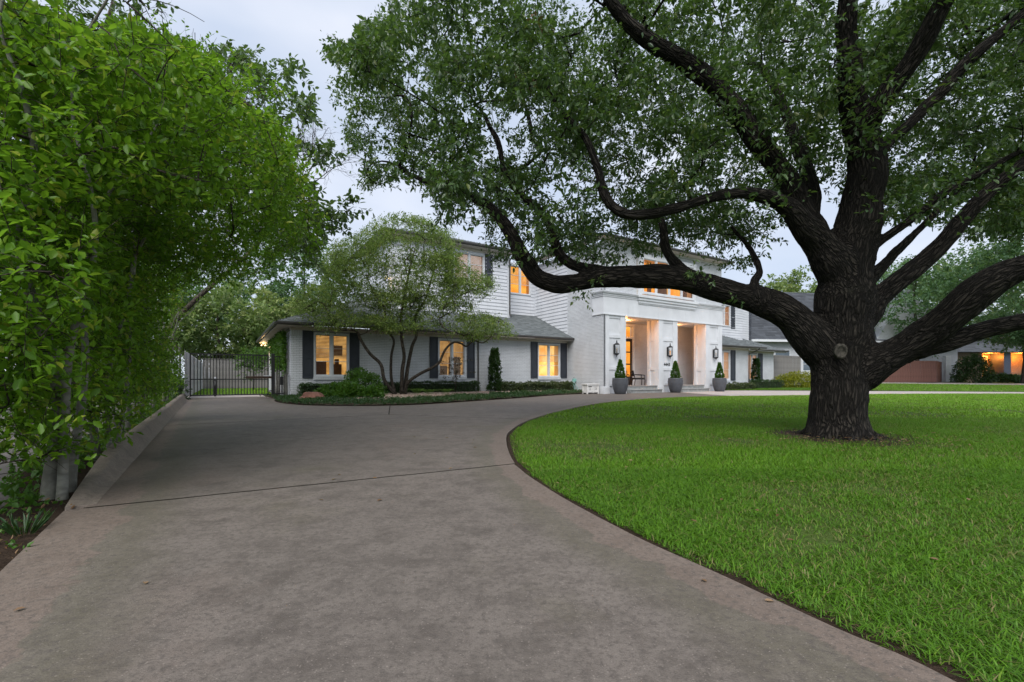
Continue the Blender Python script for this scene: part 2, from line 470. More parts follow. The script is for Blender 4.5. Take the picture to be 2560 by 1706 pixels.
# ------------------------------------------------------------------ foliage builders
def unit(a): return a / np.maximum(np.linalg.norm(a, axis=-1, keepdims=True), 1e-9)
def leaf_mesh(name, p, d, n, ln, wd, rnd, hexa=True):
    """p base points, d axis, n blade normal; folded leaf blades"""
    d = unit(d); side = unit(np.cross(d, n)); n = np.cross(side, d)
    ln = ln[:, None]; wd = wd[:, None]
    tip = p + d * ln - n * ln * 0.10
    N = len(p); base = np.arange(N)
    if hexa:
        m1, m2 = p + d * ln * 0.35, p + d * ln * 0.72
        vs = np.stack([p, m1 + side * wd * 0.5 + n * wd * 0.12, m2 + side * wd * 0.40 + n * wd * 0.06, tip, m2 - side * wd * 0.40 + n * wd * 0.06, m1 - side * wd * 0.5 + n * wd * 0.12], 1).reshape(-1, 3)
        b = base * 6
        q = np.concatenate([np.stack([b, b + 1, b + 2, b + 3], 1), np.stack([b, b + 3, b + 4, b + 5], 1)])
        return mesh_np(name, vs, q, None, {'rnd': np.repeat(rnd, 6)})
    m = p + d * ln * 0.5 + n * wd * 0.12
    vs = np.stack([p, m + side * wd * 0.5, tip, m - side * wd * 0.5], 1).reshape(-1, 3)
    b = base * 4
    tr = np.concatenate([np.stack([b, b + 1, b + 2], 1), np.stack([b, b + 2, b + 3], 1)])
    return mesh_np(name, vs, None, tr, {'rnd': np.repeat(rnd, 4)})
def rdir(n, zb=0.0, zs=1.0):
    v = RNG.normal(size=(n, 3)); v[:, 2] = v[:, 2] * zs + zb
    return unit(v)
def sprays(centers, radius, ntwig, nleaf, tlen, llen, aspect=0.42, zb=0.25, zs=0.7, droop=0.25, spread=0.9, huev=0.18, hue0=0.45, start=0.15):
    """leafy twigs round each centre -> leaf arrays and twig segments"""
    C = len(centers)
    r = np.broadcast_to(np.asarray(radius, float), (C,))
    cc = np.repeat(centers, ntwig, 0); rr = np.repeat(r, ntwig)
    N = len(cc)
    d = rdir(N, zb, zs)
    o = cc + d * (rr * RNG.uniform(0.0, 0.8, N))[:, None]
    d2 = unit(d + 0.7 * rdir(N, 0.1))
    L = tlen * RNG.uniform(0.6, 1.3, N)
    e = o + d2 * L[:, None]
    ch = np.repeat(RNG.normal(0, huev * 0.6, C), ntwig) + RNG.normal(0, huev * 0.4, N)
    oo, dd, LL, hh = (np.repeat(a, nleaf, 0) for a in (o, d2, L, ch))
    M = len(oo)
    fr = np.tile(np.linspace(start, 1.0, nleaf), N) + RNG.normal(0, 0.04, M)
    p = oo + dd * (LL * fr)[:, None]
    side = unit(np.cross(dd, rdir(M)))
    ld = unit(dd * RNG.uniform(0.25, 0.8, M)[:, None] + side * spread + np.array([0, 0, -droop]) + 0.25 * rdir(M))
    nn = unit(np.array([0, 0, 1.0]) + 0.75 * rdir(M))
    ln = llen * RNG.uniform(0.65, 1.25, M)
    rnd = np.clip(hue0 + hh + RNG.normal(0, huev, M), 0, 1)
    return dict(p=p, d=ld, n=nn, ln=ln, wd=ln * aspect * RNG.uniform(0.8, 1.2, M), rnd=rnd, o=o, e=e)
def trim(a, off, poly, j=7.0, amp=26.0):
    x, y = proj(a['p'] + off)
    wx = np.array([mnoise.noise((u_ / 55.0, v_ / 55.0, 1.7)) for u_, v_ in zip(x, y)]) * amp; wy = np.array([mnoise.noise((u_ / 55.0, v_ / 55.0, 7.3)) for u_, v_ in zip(x, y)]) * amp
    return inpoly(x + wx + RNG.normal(0, j, len(x)), y + wy + RNG.normal(0, j, len(y)), poly) | (x < -40) | (x > 2400) | (y < -40)
def sel(a, m, nleaf=None):
    return {k: (v[m] if k not in ('o', 'e') else v) for k, v in a.items()}
def live(a, keep):
    n_ = len(a['o']); k_ = (keep.reshape(n_, -1).mean(1) > 0.35) & (RNG.uniform(0, 1, n_) < 0.55)
    return a['o'][k_], a['e'][k_]
def leaf_obj(name, a, mat, parent, hexa=True, kind='stuff'):
    me = leaf_mesh(name, a['p'], a['d'], a['n'], a['ln'], a['wd'], a['rnd'], hexa)
    o = link(name, me, MAT[mat], parent)
    if kind: o['kind'] = kind
    return o
def twig_obj(name, o, e, r, mat, parent):
    d = unit(e - o); a = unit(np.cross(d, np.array([0.31, 0.2, 0.93]))); b = np.cross(d, a)
    vs = []
    for pt, rr in ((o, r), (e, r * 0.45)):
        for k in range(3):
            th = 2 * math.pi * k / 3
            vs.append(pt + (a * math.cos(th) + b * math.sin(th)) * rr)
    vs = np.stack(vs, 1).reshape(-1, 3)
    i = np.arange(len(o)) * 6
    q = np.concatenate([np.stack([i + k, i + (k + 1) % 3, i + 3 + (k + 1) % 3, i + 3 + k], 1) for k in range(3)])
    ob = link(name, mesh_np(name, vs, q, None, {'bark': vs}), MAT[mat], parent)
    ob['kind'] = 'stuff'
    return ob
def branchlets(name, centers, anchors, r0, mat, parent, sag=0.10, per=6, n=4, rmax=0.05):
    """thin branches that fork their way from the wood out to every leaf clump"""
    centers = np.asarray(centers, float); anchors = np.asarray(anchors, float)
    dist0 = np.array([np.min(((anchors - c) ** 2).sum(1)) for c in centers])
    order = np.argsort(dist0); C = len(centers)
    pool = np.empty((len(anchors) + C * (per - 2), 3)); own = np.full(len(pool), -1); k = len(anchors); pool[:k] = anchors
    paths, par = [], []
    for i, ci in enumerate(order):
        c = centers[ci]
        d2 = ((pool[:k] - c) ** 2).sum(1); ix = int(np.argmin(d2)); a = pool[ix].copy(); dist = math.sqrt(d2[ix])
        mid = (a + c) / 2 + RNG.normal(0, 0.13 * dist, 3) + np.array([0, 0, sag * dist])
        u = np.linspace(0, 1, per)[:, None]
        pts = (1 - u) ** 2 * a + 2 * u * (1 - u) * mid + u ** 2 * c
        paths.append(pts); par.append(int(own[ix]))
        pool[k:k + per - 2] = pts[2:]; own[k:k + per - 2] = i; k += per - 2
    cnt = np.ones(C)
    for i in range(C - 1, -1, -1):
        if par[i] >= 0: cnt[par[i]] += cnt[i]
    V, F, B = [], [], 0
    for i, pts in enumerate(paths):
        ra = min(rmax, r0 * 0.5 * cnt[i] ** 0.5)
        v, f = tube_np(pts, np.linspace(ra, max(r0 * 0.3, ra * 0.45), per), n)
        V.append(v); F += [tuple(B + q for q in g_) for g_ in f[:-2]]; B += len(v)
    vs = np.concatenate(V)
    ob = link(name, mesh_np(name, vs, np.array(F), None, {'bark': vs}, True), MAT[mat], parent)
    ob['kind'] = 'stuff'
    return ob
def wood(name, limbs, mat, parent, voxel=0.022, n=14, per=6, amp=0.012, extra=()):
    """one continuous skin over tapering limbs (each a list of (point, radius)); bark coordinates follow the limb"""
    mb = MB(); axis_pts, axis_t, axis_a, axis_b, axis_l = [], [], [], [], []
    for L in limbs:
        pts = catmull([tuple(p) + (r,) for p, r in L], per)
        q = pts[:, :3]; wb = np.array([[mnoise.noise((p_[0] * 2.1 + c_ * 9, p_[1] * 2.1, p_[2] * 2.1)) for c_ in range(4)] for p_ in q])
        q = q + wb[:, :3] * np.minimum(0.22 * pts[:, 3:4], 0.04); rad = np.maximum(pts[:, 3] * (1 + 0.16 * wb[:, 3]), voxel * 1.3)
        v, f = tube_np(q, rad, n)
        mb.add(v.tolist(), f)
        t, a, b = frames(q)
        l = np.concatenate([[0], np.cumsum(np.linalg.norm(np.diff(q, axis=0), axis=1))])
        axis_pts += list(q); axis_t += list(t); axis_a += list(a); axis_b += list(b); axis_l += list(l)
    for L in extra:
        pts = catmull([tuple(p) + (r,) for p, r in L], per)
        v, f = tube_np(pts[:, :3], np.maximum(pts[:, 3], voxel * 1.3), n); mb.add(v.tolist(), f)
    o = mb.build(name, None, None)
    md = o.modifiers.new('skin', 'REMESH'); md.mode = 'VOXEL'; md.voxel_size = voxel
    ms = o.modifiers.new('smooth', 'SMOOTH'); ms.factor = 0.5; ms.iterations = 4
    dg = bpy.context.evaluated_depsgraph_get()
    me = bpy.data.meshes.new_from_object(o.evaluated_get(dg))
    old = o.data
    bpy.data.objects.remove(o); bpy.data.meshes.remove(old)
    N = len(me.vertices)
    co = np.empty(N * 3, np.float32); me.vertices.foreach_get('co', co); co = co.reshape(-1, 3)
    nr = np.empty(N * 3, np.float32); me.vertices.foreach_get('normal', nr); nr = nr.reshape(-1, 3)
    kd = kdtree.KDTree(len(axis_pts))
    for i, p in enumerate(axis_pts): kd.insert(p, i)
    kd.balance()
    idx = np.array([kd.find(c)[1] for c in co])
    ap, at, aa, ab, al = (np.array(x)[idx] for x in (axis_pts, axis_t, axis_a, axis_b, axis_l))
    rel = co - ap
    bark = np.stack([(rel * aa).sum(1), (rel * ab).sum(1), al + (rel * at).sum(1)], 1)
    disp = np.array([mnoise.noise((b[0] * 11, b[1] * 11, b[2] * 2.2)) * 0.7 + mnoise.noise((b[0] * 24, b[1] * 24, b[2] * 5)) * 0.5 + 0.6 * mnoise.noise((b[0] * 4, b[1] * 4, b[2] * 1.1)) for b in bark])
    co = co + nr * (disp * amp)[:, None]
    me.vertices.foreach_set('co', co.astype(np.float32).reshape(-1))
    atb = me.attributes.new('bark', 'FLOAT_VECTOR', 'POINT'); atb.data.foreach_set('vector', bark.astype(np.float32).reshape(-1))
    me.polygons.foreach_set('use_smooth', np.ones(len(me.polygons), bool))
    me.update()
    me.name = name
    return link(name, me, MAT[mat], parent), np.array(axis_pts)

# ------------------------------------------------------------------ ground, drive, lawn
def sheet(name, pts, z, mat, kind='structure'):
    m = MB(); m.add([(p[0], p[1], z if len(p) == 2 else p[2]) for p in pts], [tuple(range(len(pts)))])
    o = m.build(name, MAT[mat]); o['kind'] = kind
    return o
g = MB(); R = 700; rings = [0, 60, 150, 350, R]
g.add([(-R, -R, -0.12), (R, -R, -0.12), (R, R, -0.12), (-R, R, -0.12)], [(0, 1, 2, 3)])
tag(g.build('ground', MAT['far_ground']), kind='structure')

bed_edge = [(-9.9, 19.6), (-9.3, 18.05), (-8.3, 16.5), (-7.36, 15.49), (-6.22, 14.78), (-4.65, 14.62), (-3.94, 14.82), (-3.02, 15.35), (-1.64, 17.3), (0.26, 20.15), (2.19, 23.38), (3.75, 25.31)]
lawn_edge = [(1.55, -1.0), (1.46, 0.6), (1.33, 1.36), (1.17, 1.68), (0.96, 2.13), (0.69, 2.68), (0.32, 3.7), (0.04, 4.87), (-0.07, 6.63), (-0.01, 7.89), (0.38, 9.84), (1.41, 12.73), (3.3, 16.6), (6.17, 20.15), (8.9, 22.08), (12.0, 23.2), (15.07, 23.86), (20.66, 25.6), (27.76, 26.2), (40, 25.5), (60, 22)]
def smooth2(pts, per=5):
    return [tuple(p) for p in catmull([(a, b, 0) for a, b in pts], per)[:, :2]]
bed_s, lawn_s = smooth2(bed_edge), smooth2(lawn_edge)
def left_s(t): return -0.82 - 0.03 * max(0, t - 4) * 0.85 if t > 4 else -0.82
def wxy(s, t): v = W(s, t); return (v.x, v.y)
def shrink(poly, d):
    p = np.array(poly, float)
    area = 0.5 * np.sum(p[:, 0] * np.roll(p[:, 1], -1) - np.roll(p[:, 0], -1) * p[:, 1])
    if area < 0: p = p[::-1]
    e = np.roll(p, -1, 0) - p; e = e / np.maximum(np.linalg.norm(e, axis=1), 1e-9)[:, None]
    n = np.stack([-e[:, 1], e[:, 0]], 1)
    m = n + np.roll(n, 1, 0); m = m / np.maximum((m ** 2).sum(1), 0.25)[:, None] * 2
    return [tuple(q) for q in (p + m * d)]
drive = empty('driveway'); tag(drive, kind='structure')
def seg_dist(q, line):
    q = np.asarray(q, float); e_ = np.asarray(line, float); dm = np.full(len(q), 99.0)
    for a_, b_ in zip(e_[:-1], e_[1:]):
        v_ = b_ - a_; u_ = np.clip(((q - a_) @ v_) / max(v_ @ v_, 1e-9), 0, 1); dm = np.minimum(dm, np.linalg.norm(q - a_ - u_[:, None] * v_, axis=1))
    return dm
def slab(poly, top=0.0, mat='concrete', parent=drive, name='slab', th=0.09, gap=0.011, grid=0.22):
    """cast slab: bevelled rim and a finely meshed top that carries how near each point is to the planted edges"""
    q = shrink(poly, gap); q2 = shrink(poly, gap + 0.003); n = len(q)
    q2a = np.array(q2); lo, hi = q2a.min(0), q2a.max(0)
    gx_, gy_ = np.meshgrid(np.arange(lo[0], hi[0], grid), np.arange(lo[1], hi[1], grid))
    gp = np.stack([gx_.ravel(), gy_.ravel()], 1) + RNG.uniform(-0.03, 0.03, (gx_.size, 2))
    gp = gp[inpoly(gp[:, 0], gp[:, 1], q2)]; gp = gp[seg_dist(gp, q2 + [q2[0]]) > grid * 0.3]
    cv, _, cf, _, _, _ = delaunay_2d_cdt([Vector(p_) for p_ in q2] + [Vector(p_) for p_ in gp], [(i_, (i_ + 1) % n) for i_ in range(n)], [], 1, 1e-5)
    m = MB()
    m.add([(v_.x, v_.y, top) for v_ in cv], cf)
    m.add([(a, b, top - th) for a, b in q] + [(a, b, top - 0.003) for a, b in q] + [(a, b, top) for a, b in q2],
          [(i, (i + 1) % n, n + (i + 1) % n, n + i) for i in range(n)] + [(n + i, n + (i + 1) % n, 2 * n + (i + 1) % n, 2 * n + i) for i in range(n)])
    o = m.build(name, MAT[mat], parent)
    xy = np.array([(v_[0], v_[1]) for v_ in m.v])
    lft = [wxy(left_s(t_) if t_ > 4 else -0.84, t_) for t_ in np.linspace(-1, 24, 26)]
    d_ = np.minimum(np.minimum(seg_dist(xy, lawn_s), seg_dist(xy, bed_s) * 1.5), seg_dist(xy, lft) * 0.8)
    at = o.data.attributes.new('edge', 'FLOAT', 'POINT'); at.data.foreach_set('value', np.clip(1 - d_ / 0.75, 0, 1).astype(np.float32))
    return o
def lawn_part(y0, y1):
    return [p for p in lawn_s if y0 <= p[1] <= y1]
def wob(a, b, n=26, amp=0.012, seed=0.0):
    a, b = np.array(a), np.array(b); d = (b - a); nn = np.array([-d[1], d[0]]) / np.linalg.norm(d)
    return [tuple(a + d * u + nn * amp * mnoise.noise((u * 9 + seed, seed, 0.3)) * min(1, 6 * u, 6 * (1 - u))) for u in np.linspace(0, 1, n)]
jA = wxy(-0.82, 4.26); jB = (0.03, 4.82)
jC = wxy(left_s(10.8), 10.8); jD = (-3.0, 11.24); jE = (0.40, 9.93); jF = (-3.93, 14.86)
j1 = wob(jA, jB); j2 = wob(jC, jD, 18, 0.01, 3.0); j3 = wob(jD, jE, 18, 0.01, 5.0); j4 = wob(jD, jF, 10, 0.012, 8.0)
lw = lawn_s
near = [p for p in lw if p[1] < 4.80]; mid = [p for p in lw if 4.85 < p[1] < 9.85]; far = [p for p in lw if p[1] > 9.95 and p[0] < 36]
slab([wxy(-0.82, -1.3)] + near + [jB] + j1[::-1][1:-1] + [jA, wxy(-0.93, 4.26), wxy(-0.88, 2.6), wxy(-0.84, 1.2)])
slab([jA] + j1[1:-1] + [jB] + mid + [jE] + j3[::-1][1:-1] + [jD] + j2[::-1][1:-1] + [jC, wxy(left_s(8), 8), wxy(left_s(6), 6)])
bl = [p for p in bed_s if p[0] < -3.98]; br = [p for p in bed_s if p[0] > -3.88]
gate_L, gate_R = wxy(-1.45, 24.6), wxy(1.75, 24.6)
slab([jC] + j2[1:-1] + [jD] + j4[1:-1] + [jF] + bl[::-1] + [wxy(1.75, 23.2), gate_R, gate_L, wxy(left_s(20), 20), wxy(left_s(15), 15)])
port = [wxy(17.8, 19.2), wxy(28.7, 19.2), wxy(29.3, 19.6), wxy(31.5, 18.2), wxy(33.8, 16.2), (25.6, 30.5), (33, 28.3), (36, 27.4)]
sp1 = wxy(24.0, 19.2); sp2 = min(far, key=lambda p: abs(p[0] - 11.0))
i2 = far.index(sp2)
slab([jD] + j3[1:-1] + [jE] + far[:i2 + 1] + [sp1, port[0]] + br[::-1] + [jF] + j4[::-1][1:-1])
slab(far[i2:] + port[::-1][:-1] + [sp1], mat='concrete_pale')
for jl in (j1, j2, j3, j4):
    m = MB(); jn = np.array(jl); d_ = np.gradient(jn, axis=0); d_ /= np.linalg.norm(d_, axis=1)[:, None]; nn_ = np.stack([-d_[:, 1], d_[:, 0]], 1) * (0.0115 + 0.003 * np.array([mnoise.noise((q_[0] * 6, q_[1] * 6, 0.5)) for q_ in jn]))[:, None]
    vs_ = [(*(p_ + n_), 0.0012) for p_, n_ in zip(jn, nn_)] + [(*(p_ - n_), 0.0012) for p_, n_ in zip(jn, nn_)]; k_ = len(jn)
    m.add(vs_, [(i, i + 1, k_ + i + 1, k_ + i) for i in range(k_ - 1)]); m.build('joint_filler', MAT['joint_dirt'], drive)
drive_bed = sheet('drive_bedding', [(-16, -2), (30, -2), (44, 40), (-16, 40)], -0.085, 'soil')

# rolled concrete kerb along the left edge
kb = MB(); ts = np.linspace(4.35, 23.6, 60); prof = []
for t in ts:
    h = 0.17 * min(1, (t - 4.35) / 2.6) ** 0.8 + 0.004 * max(0, t - 8) + 0.004
    s0 = left_s(t); wv = 0.008 * mnoise.noise((t * 0.9, 2, 1))
    wk = 0.55 + 0.45 * min(1, (t - 4.35) / 2.0)
    row = [(s0 + 0.06 + wv, 0.002), (s0 - 0.0 * wk, 0.30 * h), (s0 - 0.05 * wk, 0.85 * h), (s0 - 0.08 * wk, h), (s0 - 0.17 * wk, h), (s0 - 0.19 * wk, h * 0.85), (s0 - 0.20 * wk, -0.1)]
    prof.append([tuple(W(a, t, z)) for a, z in row])
for i in range(len(prof) - 1):
    kb.add(prof[i] + prof[i + 1], [(k, k + 1, 7 + k + 1, 7 + k) for k in range(6)], True)
kb.add(prof[-1], [tuple(range(7))]); kb.add(prof[0], [tuple(range(6, -1, -1))])
tag(kb.build('kerb', MAT['concrete_curb']), kind='structure')

# soil strip and the next plot's drive on the left
strip = [wxy(-0.80, -1), wxy(-0.85, 4.3), wxy(-0.9, 4.6), wxy(-1.1, 10), wxy(-1.4, 24), wxy(-2.3, 24), wxy(-1.75, 10), wxy(-1.7, 6.2), wxy(-1.35, 4.9), wxy(-1.35, -1)]
sheet('planting_strip', strip, -0.03, 'soil')
sheet('neighbour_drive', [wxy(-1.3, -2), wxy(-1.3, 5.0), wxy(-1.72, 6.4), wxy(-1.75, 10), wxy(-2.3, 26), wxy(-14, 26), wxy(-14, -2)], -0.045, 'asphalt')

# main lawn soil
lawn_poly = [(p[0] + 0.0, p[1]) for p in lawn_s] + [(60, -3), (1.6, -3)]
sheet('lawn', lawn_poly, -0.028, 'lawn_soil')
# bare soil edge of the lawn
m = MB(); le = np.array(lawn_s); d_ = np.gradient(le, axis=0); d_ /= np.linalg.norm(d_, axis=1)[:, None]; nn_ = np.stack([d_[:, 1], -d_[:, 0]], 1) * 0.13; k_ = len(le)
m.add([(*p_, -0.022) for p_ in le] + [(*(p_ + n_), -0.022) for p_, n_ in zip(le, nn_)], [(i, i + 1, k_ + i + 1, k_ + i) for i in range(k_ - 1)]); tag(m.build('lawn_edge', MAT['soil']), kind='structure')
# worn earth round the oak
m = MB(); an_ = np.linspace(0, 2 * math.pi, 48, endpoint=False)
m.add([(5.15 + math.cos(b_) * (1.05 + 0.35 * mnoise.noise((math.cos(b_) * 1.6, math.sin(b_) * 1.6, 4.0))), 7.25 + math.sin(b_) * (1.0 + 0.3 * mnoise.noise((math.cos(b_) * 1.6, math.sin(b_) * 1.6, 8.0))), -0.0225) for b_ in an_], [tuple(range(48))])
tag(m.build('bare_earth', MAT['soil']), kind='structure')
# lawn rising gently on the next plot to the right
right_near = [(25.6, 30.5), (33, 28.3), (40, 26.6), (60, 24)]
rl = MB()
a_n = [(22.0, 33.5, 0.0), (26.0, 31.2, 0.0), (33, 28.9, 0), (41, 27.2, 0), (62, 24, 0)]
a_f = [(34.0, 47.0, 0.30), (38.5, 46.5, 0.30), (46, 42.5, 0.20), (54, 40, 0.2), (80, 36, 0.2)]
rl.add(a_n + a_f, [(i, i + 1, 6 + i, 5 + i) for i in range(4)])
tag(rl.build('neighbour_lawn', MAT['lawn_soil']), kind='structure')
rd = MB(); a_g = [(p[0] * 1.13, p[1] * 1.13, p[2] + 0.09) for p in a_f]
rd.add(a_f + a_g, [(i, i + 1, 6 + i, 5 + i) for i in range(4)])
tag(rd.build('neighbour_pavement', MAT['concrete_pale']), kind='structure')
rg = MB(); a_h = [(p[0] * 2.2, p[1] * 2.2, 0.42) for p in a_f]
rg.add([(p[0], p[1], p[2] - 0.005) for p in a_g] + a_h, [(i, i + 1, 6 + i, 5 + i) for i in range(4)])
tag(rg.build('neighbour_ground', MAT['far_ground']), kind='structure')

# planting bed in front of the left wing
def bed_z(x, y):
    s, t = st(x, y)
    d = min(1.0, max(0.0, min(math.hypot(x - a, y - b) for a, b in bed_s[::2]) / 2.2))
    return 0.02 + 0.13 * d
bp = MB(); poly_b = bed_s + [wxy(17.75, 19.3), wxy(17.75, 22.05), wxy(2.5, 22.05), wxy(1.2, 22.6)]
bx = np.array(poly_b)
gx, gy = np.meshgrid(np.arange(-11.5, 5.2, 0.25), np.arange(14, 30, 0.25))
ins = inpoly(gx.ravel(), gy.ravel(), poly_b).reshape(gx.shape)
vid = {}; bv, bf = [], []
for j in range(gx.shape[0] - 1):
    for i in range(gx.shape[1] - 1):
        if ins[j, i] and ins[j + 1, i] and ins[j, i + 1] and ins[j + 1, i + 1]:
            q = []
            for (jj, ii) in ((j, i), (j, i + 1), (j + 1, i + 1), (j + 1, i)):
                if (jj, ii) not in vid:
                    vid[(jj, ii)] = len(bv); x, y = gx[jj, ii], gy[jj, ii]
                    bv.append((x, y, bed_z(x, y) + 0.02 * mnoise.noise((x * 2, y * 2, 0))))
                q.append(vid[(jj, ii)])
            bf.append(tuple(q))
bp.add(bv, bf, True)
tag(bp.build('planting_bed', MAT['mulch']), kind='structure')
sheet('bed_base', poly_b, 0.012, 'soil')
# right hand bed
poly_rb = [wxy(28.75, 19.3), wxy(29.3, 19.6), wxy(31.5, 18.2), wxy(33.8, 16.2), wxy(38.5, 13.6), wxy(44, 18), wxy(44, 22), wxy(41, 24), wxy(28.75, 20.65)]
sheet('side_bed', poly_rb, 0.02, 'lawn_soil')
# back yard behind the gate
sheet('gate_apron', [wxy(-1.45, 24.62), wxy(1.7, 24.62), wxy(1.7, 29.5), wxy(-1.45, 29.5)], -0.01, 'concrete_pale')
sheet('back_lawn', [wxy(-1.5, 29.4), wxy(2.3, 29.4), wxy(2.3, 34), wxy(16, 34), wxy(16, 46), wxy(-1.5, 46)], -0.02, 'lawn_soil')

# ------------------------------------------------------------------ the white house
house = empty('house', (0, 0, 0), HA)
tag(house, 'large white painted brick house with grey shingle roof and lit windows', 'house')

def cells(a0, a1, z0, z1, ops):
    """rectangle minus openings -> rectangles"""
    xs = sorted({a0, a1, *[min(max(v, a0), a1) for o in ops for v in o[:2]]})
    out = []
    for x0, x1 in zip(xs, xs[1:]):
        if x1 - x0 < 1e-4: continue
        spans = sorted((max(o[2], z0), min(o[3], z1)) for o in ops if o[0] < (x0 + x1) / 2 < o[1])
        z = z0
        for b, e in spans:
            if b > z: out.append((x0, x1, z, b))
            z = max(z, e)
        if z < z1: out.append((x0, x1, z, z1))
    return out
class Plane:
    """a wall plane in house coordinates: along (a), out (n)"""
    def __init__(self, o, a, n): self.o, self.a, self.n = Vector(o), Vector(a), Vector(n)
    def pt(self, u, z, d): return self.o + self.a * u + self.n * d + Vector((0, 0, z))
    def box(self, mb, u0, u1, z0, z1, d0, d1, back=True):
        v = [self.pt(u, z, d) for d in (d0, d1) for u, z in ((u0, z0), (u1, z0), (u1, z1), (u0, z1))]
        f = [(4, 5, 6, 7), (0, 1, 5, 4), (1, 2, 6, 5), (2, 3, 7, 6), (3, 0, 4, 7)] + ([(3, 2, 1, 0)] if back else [])
        if self.a.cross(Vector((0, 0, 1))).dot(self.n) < 0: f = [q[::-1] for q in f]
        mb.add(v, f)
def F(t): return Plane((0, t, 0), (1, 0, 0), (0, -1, 0))       # faces the street
def SL(s): return Plane((s, 0, 0), (0, 1, 0), (-1, 0, 0))      # faces left

def brick_wall(pl, u0, u1, z0, z1, ops, parent, mat='brick_paint', mortar='mortar_dark', soldier=None, slope=None, bw=0.235, bh=0.078, th=0.15):
    m = MB()
    for c in cells(u0, u1, z0, z1, ops): pl.box(m, *c[:4], -th, -0.011)
    w = m.build('wall', MAT[mortar], parent)
    b = MB(); row = 0; z = z0
    top = soldier if soldier else z1
    while z < top - 0.02:
        zt = min(z + bh - 0.013, top)
        for (a0, a1, _, _) in cells(u0, u1, z, zt, [(o[0], o[1], z - 1, zt + 1) for o in ops if o[2] < zt - 0.01 and o[3] > z + 0.01]):
            u = a0 - (bw / 2 if row % 2 else 0)
            while u < a1:
                x0, x1 = max(u, a0), min(u + bw - 0.009, a1)
                if x1 - x0 > 0.02:
                    j = random.uniform(-0.0025, 0.003)
                    b_d = 0.002 + j
                    pl.box(b, x0, x1, z + random.uniform(-0.002, 0.002), zt + random.uniform(-0.002, 0.002), -0.012, b_d, False)
                u += bw
        z += bh; row += 1
    if soldier:
        for (a0, a1, _, _) in cells(u0, u1, soldier, z1, [(o[0], o[1], soldier - 1, z1 + 1) for o in ops if o[3] > soldier + 0.02]):
            u = a0
            while u < a1 - 0.02:
                pl.box(b, u, min(u + 0.06, a1), soldier + 0.004, z1, -0.012, 0.004 + random.uniform(-0.002, 0.003), False); u += 0.07
    o = b.build('brick_courses', MAT[mat], w); o['kind'] = 'stuff'
    return w
def siding_wall(pl, u0, u1, z0, z1, ops, parent, mat='siding_paint', ex=0.215, bottom=None):
    m = MB()
    for c in cells(u0, u1, z0, z1, ops): pl.box(m, *c[:4], -0.15, -0.02)
    w = m.build('wall', MAT[mat], parent)
    z = z0
    while z < z1 - 0.02:
        zt = min(z + ex, z1)
        for (a0, a1, _, _) in cells(u0, u1, z, zt, [(o[0], o[1], z - 1, zt + 1) for o in ops if o[2] < zt - 0.02 and o[3] > z + 0.02]):
            if bottom: a1 = min(a1, bottom(zt)) if bottom(zt) else a1
            if a1 - a0 < 0.05: continue
            b = MB()
            v = [pl.pt(u, zz, d) for u in (a0, a1) for zz, d in ((z - 0.012, -0.018), (z - 0.012, 0.034), (zt, 0.001), (zt, -0.018))]
            f = [(0, 1, 2, 3), (7, 6, 5, 4), (0, 4, 5, 1), (1, 5, 6, 2), (2, 6, 7, 3)]
            if pl.a.cross(Vector((0, 0, 1))).dot(pl.n) > 0: f = [q[::-1] for q in f]
            b.add(v, f)
            b.build('siding_board', MAT[mat], w)
        z += ex
    return w
